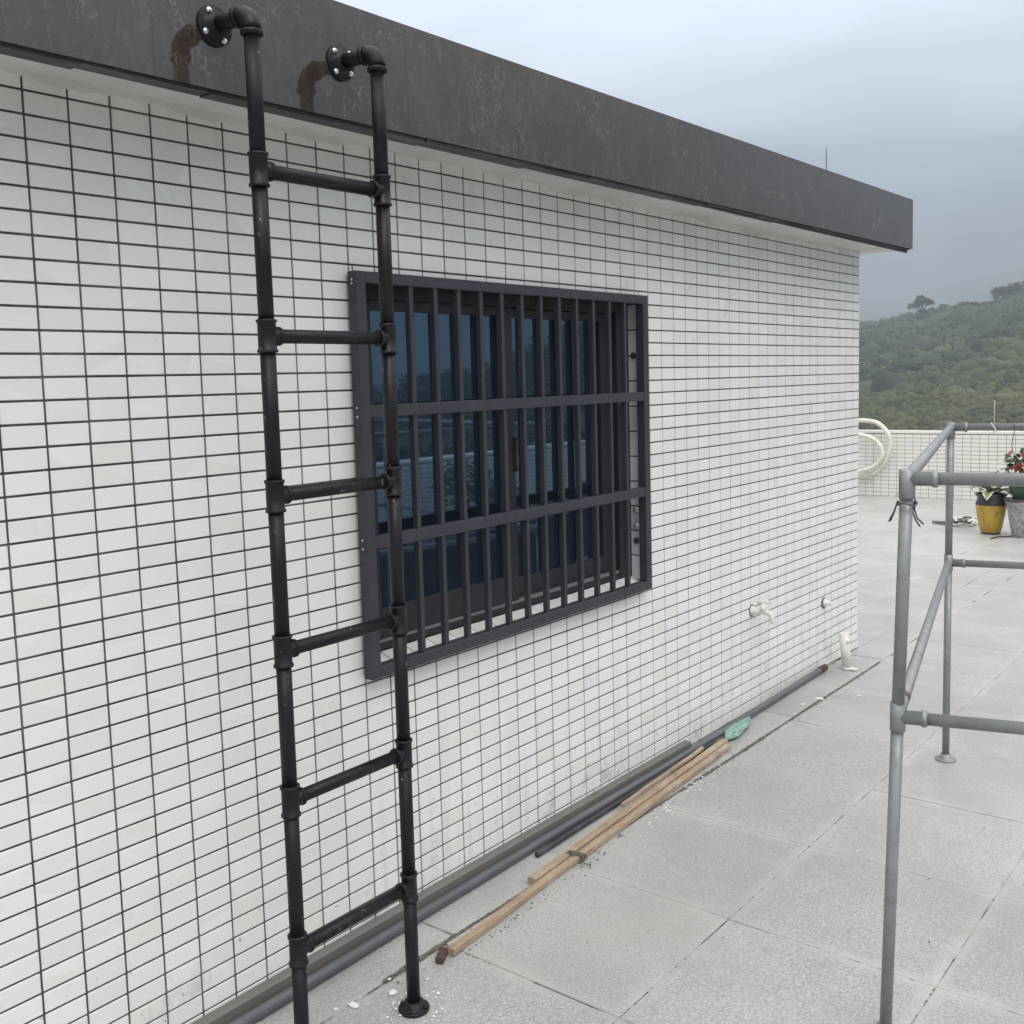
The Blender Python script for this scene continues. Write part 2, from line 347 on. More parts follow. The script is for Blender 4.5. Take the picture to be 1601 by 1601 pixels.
# ================================================================== SETTING
# ---- rooftop slab and pavers
X_R, X_L, Y_F, Y_B = 5.0, -12.0, 12.35, -5.0
HX0, HX1, HY0, HY1 = -4.2, 0.0, -4.4, 4.8            # house footprint
floor = MB().box((X_L-.2, Y_B-.2, -.35), (X_R+.2, Y_F+.2, -.0035)).build('rooftop_floor', 'mortar'); tag(floor, kind='structure')
PIT = .602; GAP = .0038
xs = [.008, .213]+[.213+.598*(i+1) for i in range(8)]+[X_R]
xs = sorted(set([x for x in xs if x <= X_R]+[.213-PIT*i for i in range(1, 21)]))
cells = []
def ybreaks(off):
    y = .963+off; a = []
    while y > Y_B: y -= PIT
    y += PIT
    while y < Y_F: a.append(y); y += PIT
    return [Y_B]+a+[Y_F]
for i in range(len(xs)-1):
    x0, x1 = xs[i], xs[i+1]
    yb = ybreaks(.052 if x1 < .3 and x0 > -.1 else 0)
    for y0, y1 in zip(yb[:-1], yb[1:]):
        if y1-y0 < .03: continue
        rects = [(x0, x1, y0, y1)]
        if x0 < HX1 and x1 > HX0 and y0 < HY1 and y1 > HY0:
            rects = []
            if y1 > HY1+.02: rects.append((x0, x1, max(y0, HY1+.002), y1))
            if y0 < HY0: rects.append((x0, x1, y0, HY0))
            if x1 > .01 and x0 < .01: rects.append((.008, x1, y0, min(y1, HY1)))
        for r in rects: cells.append(r)
def vis_area(c):
    pts = [px((x, y, 0)) for x in c[:2] for y in c[2:]]
    if min(p[2] for p in pts) < .3: return 0
    mx_ = sum(p[0] for p in pts)/4; my = sum(p[1] for p in pts)/4
    a = (max(p[0] for p in pts)-min(p[0] for p in pts))*(max(p[1] for p in pts)-min(p[1] for p in pts))
    if min(p[0] for p in pts) > 1620 or max(p[0] for p in pts) < -20 or min(p[1] for p in pts) > 1620: a *= .001
    return a
cells.sort(key=vis_area, reverse=True)
rest = MB()
def paver(mb, c):
    j = .0022
    g0 = GAP/2
    left_border = abs(c[1]-.213) < .001; right_border = abs(c[0]-.213) < .001
    gl = .0045 if right_border else g0; gr = .0045 if left_border else g0
    mb.box((c[0]+gl, c[2]+g0+random.uniform(-.001, .001), -.03), (c[1]-gr, c[3]-g0+random.uniform(-.001, .001), random.uniform(-.0022, .0006)), .0022)
for i, c in enumerate(cells):
    if c[1]-c[0] < .02 or c[3]-c[2] < .02: continue
    if i < 260:
        b = MB(); paver(b, (c[0], c[1], c[2], c[3])); b.build('paver', 'paver', floor)
    else: paver(rest, c)
tag(rest.build('paver', 'paver', floor), kind='stuff')

# ---- house
house = empty('rooftop_house', (0, 0, 0), 'white tiled rooftop room with dark granite roof edge', 'house')
OY0, OY1, OZ0, OZ1 = .915, 2.428, .80, 1.905          # window opening
ZS = 2.288
w = MB(); X0 = -.22; XF = -.0035
w.box((X0, HY0, 0), (XF, OY0, ZS)); w.box((X0, OY1, 0), (XF, HY1-.0035, ZS))
w.box((X0, OY0, 0), (XF, OY1, OZ0-.005)); w.box((X0, OY0, OZ1+.004), (XF, OY1, ZS))
w.build('wall', 'grout', house)
w = MB(); w.box((HX0, HY1-.22, 0), (X0, HY1-.0035, ZS)); w.box((HX0, HY0, 0), (X0, HY0+.2, ZS)); w.box((HX0, HY0+.2, 0), (HX0+.2, HY1-.22, ZS)); w.build('wall', 'grout', house)
# tiles on the long wall
G2 = .0027; TC = .0011
cand = []
PZ = .05
zr = [PZ*i for i in range(46)]                        # row k occupies zr[k]..+.05
ny0 = int(math.floor((HY0)/.1))
for k in range(46):
    for c in range(ny0, 48):
        y0, y1, z0, z1 = c*.1, c*.1+.1, k*PZ, k*PZ+PZ
        if k == 45: z1 = min(z1, ZS+.01)
        p = px((0, (y0+y1)/2, (z0+z1)/2))
        whole = not (y1 > OY0 and y0 < OY1 and z1 > OZ0 and z0 < OZ1)
        size = 0
        if p[2] > .3 and -20 < p[0] < 1621 and -20 < p[1] < 1621:
            q = px((0, y1, z0)); q0 = px((0, y0, z0)); q1 = px((0, y0, z1)); size = abs(q[0]-q0[0])*abs(q1[1]-q0[1])
        cand.append((size, whole, y0, y1, z0, z1))
cand.sort(key=lambda t: -t[0])
full = MB().box((-.006, -.05+G2, -.025+G2), (0, .05-G2, .025-G2), TC).mesh('tile', 'tile')
restt = MB(); nt_ = 0
def rtile(mb, y0, y1, z0, z1):
    if y1-y0 < .012 or z1-z0 < .008: return
    d = random.uniform(-.0004, .0004)
    mb.box((-.006, y0+G2, z0+G2), (d, y1-G2, z1-G2), TC)
for size, whole, y0, y1, z0, z1 in cand:
    if whole and nt_ < 290 and z1-z0 > .049:
        o = link('tile', full, house, (random.uniform(-.0004, .0004), (y0+y1)/2, (z0+z1)/2), (random.uniform(-.004, .004), random.uniform(-.012, .012), random.uniform(-.006, .006)))
        nt_ += 1
    elif whole: rtile(restt, y0, y1, z0, z1)
    else:
        rtile(restt, y0, min(y1, OY0), z0, z1); rtile(restt, max(y0, OY1), y1, z0, z1)
        a, b = max(y0, OY0), min(y1, OY1)
        if b > a: rtile(restt, a, b, z0, min(z1, OZ0)); rtile(restt, a, b, max(z0, OZ1), z1)
# far end wall and window reveals
for k in range(46):
    z = k*PZ
    for c in range(42):
        restt.box((-c*.1-.1+G2, HY1-.006, z+G2), (-c*.1-G2, HY1, z+PZ-G2), TC)
k = 0
z = OZ0
while z < OZ1-.01:
    z1 = min(z+.1, OZ1)
    restt.box((-.050, OY1-.003, z+G2), (-.006, OY1+.003, z1-G2), .001); restt.box((-.050, OY0-.003, z+G2), (-.006, OY0+.003, z1-G2), .001)
    z = z1
tag(restt.build('tile', 'tile', house), kind='stuff')
# sloping tiled sill
sill = MB(); y = OY0
while y < OY1-.01:
    y1 = min(y+.1, OY1)
    v = []
    for xx, zz in ((-.002, OZ0-.008), (-.056, OZ0+.012)):
        v += [(xx, y+G2, zz), (xx, y1-G2, zz), (xx, y1-G2, zz-.02), (xx, y+G2, zz-.02)]
    sill.add(v, [(0, 1, 5, 4), (3, 7, 6, 2), (0, 4, 7, 3), (1, 2, 6, 5), (0, 3, 2, 1), (4, 5, 6, 7)]); y = y1
me = fixn(sill.mesh('sill', 'tile')); link('sill', me, house)
# plaster skim that laps over the top tile row with an uneven edge
sk = MB(); n = 480; va_ = []
for i in range(n+1):
    y = HY0+(HY1-HY0)*i/n
    far = max(0, min(1, (y-0)/4.8))
    h = .012+.012*math.sin(y*3.1+.5)*math.sin(y*1.3)+.009*far+random.uniform(-.0025, .0025)+.006*math.sin(y*17)
    va_ += [(.0022, y, ZS-max(.006, h)), (.0045, y, ZS+.002)]
fs_ = [(2*i, 2*i+2, 2*i+3, 2*i+1) for i in range(n)]
sk.add(va_, fs_, False)
kk = len(sk.v); sk.add([(-.003, p[1], p[2]-.0) for p in va_[::2]]+[va_[2*i] for i in range(n+1)], [(i, i+1, n+1+i+1, n+1+i) for i in range(n)])
sk.build('plaster_skim', 'plaster', house)
# roof slab, soffit, granite fascia
FX = .236; FYE = 4.98
def fz(y): return 2.2625+.0055*y                      # fascia bottom edge, very slightly out of level
def ft(y): return 2.5405+.0045*y
roof = MB(); roof.box((HX0-.2, HY0-.2, ZS), (FX-.022, FYE-.022, 2.50)); roof.build('soffit', 'plaster', house)
b = MB(); b.box((HX0-.2, HY0-.2, 2.5005), (FX-.025, FYE-.025, 2.53)); b.build('roof', 'concrete', house)
PAN = 1.22; y = .163-PAN*4
edges = []
while y < FYE: edges.append(y); y += PAN
edges.append(FYE)
for a, b_ in zip(edges[:-1], edges[1:]):
    a += .0003; e = b_-(.0003 if b_ < FYE else 0)
    v = [(FX-.02, a, fz(a)), (FX, a, fz(a)), (FX, a, ft(a)), (FX-.02, a, ft(a)), (FX-.02, e, fz(e)), (FX, e, fz(e)), (FX, e, ft(e)), (FX-.02, e, ft(e))]
    MB().add(v, [(0, 1, 2, 3), (7, 6, 5, 4), (1, 5, 6, 2), (0, 3, 7, 4), (3, 2, 6, 7), (0, 4, 5, 1)]).build('granite_panel', 'granite', house)
x = FX-.021
while x > HX0-.1:
    MB().box((x-.858, FYE-.02, fz(FYE)), (x, FYE, ft(FYE))).build('granite_panel', 'granite', house); x -= .86
# dark weathered drip strip under the fascia, with missing bits
dr = MB(); y = HY0
while y < FYE-.03:
    l = random.uniform(.25, .7); e = min(y+l, FYE-.021)
    h = random.uniform(.004, .009)
    dr.box((FX-.050-random.uniform(0, .004), y, fz(y)-h), (FX-.006-random.uniform(0, .006), e-random.uniform(0, .004), fz(y)+.010)); y = e
dr.build('drip_strip', 'trim', house)
# mitre bevel strip on inner lip
MB().box((FX-.0215, HY0, ZS-.022), (FX-.0205, FYE-.03, ZS+.001)).build('fascia_backing', 'trim', house)
# lightning rod on the roof
rod = empty('lightning_rod', (-.236, 4.9, 2.53), 'thin pale lightning rod standing on the roof corner', 'lightning rod')
MB().tube([(0, 0, 0), (0, 0, .36), (0.002, 0, .395)], [.005, .004, .002], 8).build('rod', 'galv', rod)
MB().lathe([(.02, 0), (.02, .012), (.008, .02)], 10).build('base', 'galv', rod)

# ---- window (part of the house)
win = MB()
XG0 = -.056
fr0, fr1 = XG0-.08, XG0
win.box((fr0, OY0, OZ0+.013), (fr1, OY0+.055, OZ1), .002); win.box((fr0, OY1-.075, OZ0+.013), (fr1, OY1, OZ1), .002)
win.box((fr0, OY0+.055, OZ1-.040), (fr1, OY1-.075, OZ1), .002); win.box((fr0, OY0+.055, OZ0+.013), (fr1-.004, OY1-.075, OZ0+.036), .002)
wo = win.build('window', 'sash', house)
b = MB()
for xx in (-.066, -.094):
    b.box((xx-.003, OY0+.055, OZ0+.036), (xx+.003, OY1-.075, OZ0+.047), .0008)
b.build('track', 'galv', wo)
def sash(x0, y0, y1, z0, z1, l, r, bt, tp):
    s_ = MB(); s_.box((x0-.022, y0, z0), (x0, y0+l, z1), .002); s_.box((x0-.022, y1-r, z0), (x0, y1, z1), .002)
    s_.box((x0-.022, y0+l, z0), (x0-.001, y1-r, z0+bt), .0015); s_.box((x0-.022, y0+l, z1-tp), (x0-.001, y1-r, z1), .0015)
    s_.build('sash', 'sash', wo)
    MB().box((x0-.016, y0+l-.004, z0+bt-.004), (x0-.012, y1-r+.004, z1-tp+.004)).build('pane', 'glass', wo)
sash(-.060, OY0+.057, 1.700, OZ0+.046, OZ1-.042, .062, .080, .092, .030)
sash(-.086, 1.630, OY1-.077, OZ0+.046, OZ1-.042, .072, .070, .066, .030)
# interlock fin and lock on the meeting stile
MB().box((-.0595, 1.690, 1.30), (-.045, 1.700, 1.42), .002).build('latch', 'tube', wo)
# junction screws on reveal
for z, mt in ((1.70, 'tube'), (1.085, 'bolt'), (1.02, 'bolt'), (.96, 'tube')):
    MB().lathe([(.013, 0), (.013, .006), (.007, .013)], 10, (0, -1, 0), (-.024, OY1-.003, z)).build('anchor_bolt', mt, house)
# dark room behind
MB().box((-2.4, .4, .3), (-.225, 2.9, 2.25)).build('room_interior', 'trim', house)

# ---- window security grille
gr = empty('window_grille', (.01, .884, .771), 'dark bronze security grille bolted over the window', 'window grille')
def gpart(name, a, b, ch=.0015, mat='bronze'):
    o = Vector((.01, .884, .771)); return MB().box(Vector(a)-o, Vector(b)-o, ch).build(name, mat, gr)
gx0, gx1 = .010, .045; ga, gb, gz0, gz1 = .884, 2.424, .771, 1.929
gpart('frame_stile', (gx0, ga, gz0), (gx1, ga+.036, gz1)); gpart('frame_stile', (gx0, gb-.036, gz0), (gx1, gb, gz1))
gpart('frame_rail', (gx0, ga+.036, gz1-.032), (gx1-.0005, gb-.036, gz1)); gpart('frame_rail', (gx0, ga+.036, gz0), (gx1-.0005, gb-.036, gz0+.034))
gpart('cross_rail', (gx0+.008, ga+.036, 1.5215), (gx1-.0015, gb-.036, 1.5565)); gpart('cross_rail', (gx0+.008, ga+.036, 1.146), (gx1-.0015, gb-.036, 1.182))
for i in range(13):
    y = 1.000+.10555*i
    b = MB(); o = Vector((.01, .884, .771))
    for z0, z1 in ((gz0+.034, 1.146), (1.182, 1.5215), (1.5565, gz1-.032)):
        b.box(Vector((gx0+.011, y-.0095, z0))-o, Vector((gx1-.006, y+.0095, z1))-o, .0015)
        b.box(Vector((gx1-.0062, y-.0095, z0))-o, Vector((gx1-.004, y-.002, z1))-o)      # raised seam of the folded section
    b.build('bar', 'bronze', gr)
for z in (1.55, 1.525, 1.175, 1.15, 1.895, 1.905):
    MB().lathe([(.0035, 0), (.0035, .0012), (.001, .002)], 8, (0, -1, 0), (.017, 0, z-.771)).build('screw', 'bolt', gr)

# ================================================================== LADDER
LX = .364; LYA, LYB = .316, .681; LR = .0172
lad = empty('pipe_ladder', (LX, (LYA+LYB)/2, 0), 'black painted pipe ladder fixed to the roof edge beside the window', 'ladder')
LO = Vector((LX, (LYA+LYB)/2, 0))
RZ = [2.076, 1.725, 1.377, 1.030, .685, .332]
def tee_mesh(sgn):
    b = MB(); R = .0200
    b.lathe([(.0178, -.036), (.0226, -.0355), (.0226, -.030), (R, -.028), (R, .028), (.0226, .030), (.0226, .0355), (.0178, .036)], 20)
    b.tube([(0, 0, 0), (0, sgn*.030, 0)], .0182, 16, False)
    b.lathe([(.0182, .026), (.0208, .027), (.0208, .033), (.0158, .0335)], 18, (0, sgn, 0), cap=False)
    return b.mesh('tee_fitting', 'black')
TA, TB = tee_mesh(1), tee_mesh(-1)
bent = 0
for yi, (yy, tm) in enumerate(((LYA, TA), (LYB, TB))):
    zz = [.012]+RZ[::-1]+[2.366]
    for a, b_ in zip(zz[:-1], zz[1:]):
        MB().tube([(LX, yy, a), (LX, yy, b_)], LR, 20).build('rail_pipe', 'black', lad).location = -LO
    for z in RZ:
        link('tee_fitting', tm, lad, (0, yy-LO.y, z), (0, 0, random.uniform(-.03, .03)))
    # elbow on top
    b = MB(); er = .034; pts = []; zc = 2.398
    for i in range(9):
        a = PI/2*i/8; pts.append((LX-er+er*math.cos(a), yy, zc-er+er*math.sin(a)))
    b.tube(pts, .0205, 20)
    b.lathe([(.0185, -.012), (.0240, -.0118), (.0240, -.003), (.0205, -.001)], 20, (0, 0, 1), (LX, yy, zc-er), cap=False)
    b.lathe([(.0205, 0), (.0235, .002), (.0235, .010), (.0175, .0105)], 20, (-1, 0, 0), (LX-er, yy, zc), cap=False)
    b.build('elbow', 'black', lad).location = -LO
    MB().tube([(LX-er-.004, yy, zc), (FX+.01, yy, zc)], LR, 18).build('standoff_pipe', 'black', lad).location = -LO
    def flange(o, ax, R=.043, bolts=4, a0=.6):
        f = MB().lathe([(R, .0005), (R, .006), (R-.004, .0075), (.027, .009), (.0245, .024), (.0175, .0245)], 28, ax, o).build('flange', 'black', lad); f.location = -LO
        A = Vector(ax); u = Vector((0, 1, 0)) if abs(A.y) < .5 else Vector((1, 0, 0)); w_ = A.cross(u)
        for q in range(bolts):
            t = a0+2*PI*q/bolts; c = Vector(o)+(u*math.cos(t)+w_*math.sin(t))*(R*.78)
            h = MB().lathe([(.0070, .0076), (.0070, .0120), (.0035, .0122), (.0032, .017)], 6, ax, c)
            bo = h.build('bolt', 'bolt' if abs(A.x) > .5 else 'black', f)
    flange((FX, yy, zc), (1, 0, 0), a0=.55+.3*yi)
    flange((LX, yy, .0), (0, 0, 1), .0405, a0=.4)
for z in RZ:
    MB().tube([(LX, LYA+.026, z), (LX, LYB-.026, z)], .0155, 18).build('rung', 'black', lad).location = -LO

# ================================================================== GALVANISED FRAME
gf = empty('galvanised_pipe_frame', (.948, 3.243, 0), 'grey galvanised pipe frame standing on the pavers at right', 'pipe frame')
GO = Vector((.948, 3.243, 0)); GR = .0142; ZT, ZM = 1.379, .828
A0, AM, AT = Vector((1.374, 1.284, 0)), Vector((1.421, 1.213, ZM)), Vector((1.452, 1.166, ZT))
B0, BM_, BT = Vector((.948, 3.243, 0)), Vector((.948, 3.245, ZM)), Vector((.948, 3.250, ZT))
sv = Vector((.963, .26, 0)); sv.normalize(); LEN = 1.7
def gp(name, pts, r=GR, n=16):
    o = MB().tube(pts, r, n).build(name, 'galv', gf); o.location = -GO; return o
def gsleeve(p, d, l=.034, name='tee_fitting', extra=(), EO=Vector((0, 0, 0))):
    b = MB(); d = Vector(d).normalized()
    b.lathe([(.0148, -l), (.0172, -l+.001), (.0172, l-.001), (.0148, l)], 16, d, p)
    for e in extra:
        e = Vector(e).normalized()
        b.lathe([(.0160, 0), (.0160, .050), (.0190, .051), (.0190, .062), (.0145, .063)], 16, e, p+EO)
    o = b.build(name, 'galv', gf); o.location = -GO
for P0, PM, PT in ((A0, AM, AT), (B0, BM_, BT)):
    gp('post', [P0, PM]); gp('post', [PM, PT]); Q0, QM, QT = P0+sv*LEN, PM+sv*LEN, PT+sv*LEN
    gp('post', [Q0, QM]); gp('post', [QM, QT])
    gp('top_rail', [PT, QT]); gp('middle_rail', [PM, QM])
    for p, s1 in ((PT, 1), (QT, -1)):
        gsleeve(p+Vector((0, 0, -.012)), (0, 0, 1), .032, extra=(sv*s1,), EO=Vector((0, 0, .012)))
        pass
    for p, s1 in ((PM, 1), (QM, -1)): gsleeve(p, (0, 0, 1), .034, extra=(sv*s1,))
    for p in (P0, Q0):
        b = MB().lathe([(.041, .0005), (.041, .005), (.036, .007), (.022, .010), (.020, .026), (.015, .027)], 24, o=p); o = b.build('flange', 'galv', gf); o.location = -GO
for a, b_, nm in ((AT, BT, 'side_rail'), (AM, BM_, 'side_rail')):
    d = (b_-a).normalized()
    z_ = Vector((0, 0, 0))
    gp(nm, [a, b_]); gp(nm, [a+sv*LEN, b_+sv*LEN])
    for p, s1 in ((a, 1), (b_, -1)):
        b = MB().lathe([(.0166, .0), (.0166, .034), (.0147, .035)], 16, d*s1, p); o = b.build('socket', 'galv', gf); o.location = -GO
# rusty patch sleeve where the brace meets the near post
MB().tube([AM+(BM_-AM)*.060, AM+(BM_-AM)*.078], .0145, 14).build('rust_band', MT('rust', (.14, .075, .035), .8).m, gf).location = -GO
# wire ties hanging from the near corner
wt = empty('wire_tie', AT, 'twisted dark wire ends hanging from the near top corner of the pipe frame', 'wire')
def W(pts, r=.0022, name='strand', mat='wire', parent=wt, n=6):
    o = MB().tube(pts, r, n).build(name, mat, parent); return o
c = AT
ring = [((math.cos(a)*.0205), (math.sin(a)*.0205), -.055+.003*math.sin(3*a)) for a in [2*PI*i/16 for i in range(17)]]
W(ring, .0022, 'loop')
W([(-.019, -.004, -.05), (-.030, .01, -.075), (-.042, .02, -.098)], .0019); W([(-.019, 0, -.052), (-.033, .012, -.078), (-.046, .02, -.100)], .0017)
W([(.014, .012, -.045), (.010, .02, -.07), (.016, .022, -.09), (.028, .026, -.102)], .002); W([(.012, .014, -.05), (.006, .02, -.075), (.012, .024, -.095), (.021, .026, -.108)], .0019)

# ================================================================== THINGS ALONG THE WALL BASE
bm = empty('grey_beam', (.022, 0, 0), 'weathered grey square beam lying against the wall base', 'beam')
b = MB()
b.box((-.018, -1.6, .001), (.016, 2.74, .046), .004); b.build('bar', 'beam', bm)
MB().box((-.015, 2.739, .005), (.013, 2.744, .042)).build('end_cap', 'tube', bm)
def poly(pts, n=24):
    # smooth curve through points
    P = [Vector(p) for p in pts]; outp = []
    for i in range(len(P)-1):
        p0, p1, p2, p3 = P[max(i-1, 0)], P[i], P[i+1], P[min(i+2, len(P)-1)]
        for k in range(n):
            t = k/n; outp.append(.5*((2*p1)+(-p0+p2)*t+(2*p0-5*p1+4*p2-p3)*t*t+(-p0+3*p1-3*p2+p3)*t**3))
    outp.append(P[-1]); return outp
o = MB().tube(poly([(.076, -1.4, .017), (.070, .6, .017), (.061, 1.9, .017), (.056, 2.8, .017), (.028, 4.2, .017)], 12), .0158, 14).build('conduit_pipe', 'conduit')
tag(o, 'long grey conduit pipe lying along the wall base, reaching furthest', 'pipe')
MB().tube([(.0285, 4.17, .018), (.0275, 4.245, .018)], .0175, 14).build('end_cap', MT('rusty_cap', (.09, .04, .03), .7).m, o)
o = MB().tube(poly([(.104, 1.55, .0105), (.094, 1.9, .0105), (.084, 2.5, .0105), (.080, 2.95, .0105)], 12), .0095, 12).build('black_tube', 'tube')
tag(o, 'thin black tube on the floor between the grey conduit and the timber battens', 'tube')
def batten(p, q, w_, h, nm, lab, z0=.001, tilt=0):
    p, q = Vector(p), Vector(q); L = (q-p).length; d = (q-p).normalized()
    b = MB(); seg = 10; side = Vector((d.y, -d.x, 0))
    v = []
    for i in range(seg+1):
        y = L*i/seg; jx = .0015*math.sin(i*1.7); jw = 1+.03*math.sin(i*2.3)
        c_ = .003
        for xx, zz in ((-w_/2+c_, 0), (w_/2-c_, 0), (w_/2, c_), (w_/2, h-c_), (w_/2-c_, h), (-w_/2+c_, h), (-w_/2, h-c_), (-w_/2, c_)):
            v.append((xx*jw+jx, y, zz))
    f = [(i*8+k, i*8+(k+1) % 8, (i+1)*8+(k+1) % 8, (i+1)*8+k) for i in range(seg) for k in range(8)]
    f += [tuple(range(8))[::-1], tuple(seg*8+k for k in range(8))]
    b.add(v, f)
    o = link(nm, fixn(b.mesh(nm, 'wood'))); o.location = (p.x, p.y, z0); o.rotation_euler = (0, tilt, math.atan2(-(q-p).x, (q-p).y))
    tag(o, lab, 'timber batten', 'timber battens beside the wall'); return o
batten((.272, .925), (.152, 2.86), .026, .022, 'timber_batten', 'longest brown timber batten on the floor, its near end reaching furthest towards the ladder')
batten((.2085, 1.385), (.1165, 2.90), .030, .026, 'timber_batten', 'brown timber batten lying directly beside the longest one, on its wall side')
batten((.1455, 2.02), (.1030, 2.72), .013, .016, 'timber_batten', 'thinnest timber strip, tucked on the wall side of the two larger battens', .026)
# short wood offcut at the near end
o = MB().box((-.012, -.03, 0), (.012, .03, .018), .002).build('wood_offcut', 'bleaf'); o.location = (.262, .900, .001); o.rotation_euler = (0, 0, .5); tag(o, 'small dark brown wood offcut at the near end of the longest batten', 'wood offcut')
# rope tie around battens
rb = empty('rope_tie', (.222, 1.61, 0), 'dark rope tied round the timber battens', 'rope')
def loop(cy, r=.0028):
    pts = []
    for i in range(20):
        a = 2*PI*i/20; pts.append((-.004+.036*math.cos(a)*(1+.1*math.sin(2*a)), cy+.010*math.sin(a*2+1), .014+.0165*math.sin(a)))
    MB().tube(pts, r, 6, closed=True).build('coil', 'rope', rb)
loop(0); loop(.008); loop(-.009)
MB().tube(poly([(.03, 0, .02), (.045, -.012, .008), (.060, .0, .003), (.072, -.02, .003)], 6), .0018, 6).build('loose_end', 'rope', rb)
# green net bundle
def crumple(name, c, rx, ry, rz, mat, lab, cat, ang=0, seed=1):
    rnd = random.Random(seed); nu, nv = 22, 14; v = []
    for j in range(nv+1):
        th = PI*j/nv
        for i in range(nu):
            ph = 2*PI*i/nu
            k = 1+.22*math.sin(3*ph+2*th+seed)+.14*math.sin(7*ph-5*th)+rnd.uniform(-.1, .1)
            v.append((rx*math.sin(th)*math.cos(ph)*k, ry*math.cos(th)*(1+.05*math.sin(5*ph)), max(0, rz*(1+math.sin(th)*math.sin(ph)*k))))
    f = [(j*nu+i, j*nu+(i+1) % nu, (j+1)*nu+(i+1) % nu, (j+1)*nu+i) for j in range(nv) for i in range(nu)]
    o = link(name, fixn(MB().add(v, f).mesh(name, mat))); o.location = c; o.rotation_euler = (0, 0, ang); return tag(o, lab, cat)
crumple('green_net', (.085, 3.09, .001), .034, .165, .014, 'net', 'crumpled pale green netting at the far end of the timber battens', 'netting', .15, 3)
# stub of white pipe at the corner
wp = empty('pipe_stub', (.118, 4.33, 0), 'white plastic pipe stub rising from the floor near the wall corner', 'pipe')
MB().tube([(0, 0, 0), (-.022, 0, .198)], .0265, 20).build('stem', 'pvc', wp)
MB().lathe([(.030, 0), (.030, .010), (.0268, .014)], 20).build('collar', 'pvc', wp)
MB().tube([(-.015, -.005, .16), (.020, -.02, .158)], .007, 10).build('screw', 'pvc', wp)
MB().box((.02, -.02, .0), (.055, .012, .012), .003).build('foot', 'pvc', wp)
# white plastic tap
tp = empty('wall_tap', (0, 3.41, .487), 'white plastic tap on the wall with its spout pointing down', 'tap')
MB().lathe([(.024, .0005), (.024, .006), (.014, .010), (.012, .045)], 18, (1, 0, 0)).build('wall_plate', 'pvc', tp)
MB().tube(poly([(.03, 0, 0), (.07, 0, 0), (.095, 0, -.006), (.105, 0, -.03), (.105, 0, -.05)], 5), [.0125]*20+[.011], 14).build('spout', 'pvc', tp)
MB().lathe([(.017, 0), (.017, .02), (.010, .024), (.009, .036)], 14, (0, 0, 1), (.058, 0, .006)).build('valve', 'pvc', tp)
MB().tube([(.030, 0, .044), (.095, .012, .050)], [.008, .006], 10).build('handle', 'pvc', tp)
MB().lathe([(.030, .0003), (.030, .0015)], 18, (1, 0, 0)).build('wall_hole', 'grout', tp)
pg = empty('wall_plug', (0, 4.285, .362), 'small round white plug fitting on the wall near the far corner', 'plug')
MB().lathe([(.030, .0004), (.030, .004)], 18, (1, 0, 0)).build('washer', 'grout', pg)
MB().lathe([(.024, .002), (.022, .014), (.011, .018), (.011, .04), (.008, .043)], 18, (1, 0, 0), (0, .006, 0)).build('cap', 'pvc', pg)

# floor litter: plaster drips, chips, specks
sp = MB(); rnd = random.Random(11)
def splat(mb, x, y, r, h=.0012, el=1.):
    n = 10; v = [(x+r*el*math.cos(2*PI*i/n)*rnd.uniform(.7, 1.15), y+r*math.sin(2*PI*i/n)*rnd.uniform(.7, 1.15), .001) for i in range(n)]
    v += [(x+(a-x)*.7, y+(b-y)*.7, .001+h) for a, b, _ in v]
    f = [(i, (i+1) % n, n+(i+1) % n, n+i) for i in range(n)]+[tuple(range(n, 2*n))]; mb.add(v, f, True)
splat(sp, .266, .700, .0135, .004); splat(sp, .215, .74, .006); splat(sp, .225, .60, .012, .001, 1.6); splat(sp, .20, .56, .007); splat(sp, .17, .86, .006); splat(sp, .30, .80, .004)
for _ in range(70):
    y = rnd.uniform(1.9, 2.75); splat(sp, .255-.055*(y-1.9)+rnd.uniform(-.02, .05)+rnd.gauss(0, .01), y, rnd.uniform(.0015, .006))
for _ in range(60): splat(sp, rnd.uniform(.15, 2.2), rnd.uniform(.6, 6), rnd.uniform(.0012, .004))
splat(sp, .20, 3.75, .018, .001, 1.4); splat(sp, .17, 3.62, .012); splat(sp, .34, 3.9, .01)
for _ in range(40):
    a = rnd.uniform(0, 6.28); splat(sp, .37+.055*math.cos(a)*rnd.uniform(.8, 1.6), .683+.055*math.sin(a)*rnd.uniform(.8, 1.6), rnd.uniform(.0015, .005))
tag(sp.build('plaster_drips', 'splat'), 'white plaster drips and chips scattered on the pavers by the wall', 'plaster drips', kind='stuff')
dt = MB()
for _ in range(150):
    y = rnd.uniform(.7, 4.4); splat(dt, .213+rnd.gauss(.012, .016), y, rnd.uniform(.001, .0045))
for _ in range(45):
    y = rnd.uniform(.95, 1.9); splat(dt, .30-.06*(y-.9)+abs(rnd.gauss(0, .02)), y, rnd.uniform(.001, .005))
for _ in range(60): splat(dt, rnd.uniform(.2, 2.4), rnd.uniform(.5, 7), rnd.uniform(.001, .0035))
n_ = 260; vv = []
for i in range(n_+1):
    y = .72+3.85*i/n_; c = .213+.0015*math.sin(y*5); wd = .0055+.0035*math.sin(y*9)*math.sin(y*2.3)+rnd.uniform(-.0015, .0025)
    vv += [(c-max(.003, wd), y, .0012), (c+max(.003, wd+rnd.uniform(-.001, .002)), y, .0012)]
dt.add(vv, [(2*i, 2*i+1, 2*i+3, 2*i+2) for i in range(n_)])
tag(dt.build('dirt_crumbs', 'rope'), 'dark dirt crumbs gathered along the border joint by the wall', 'dirt', kind='stuff')

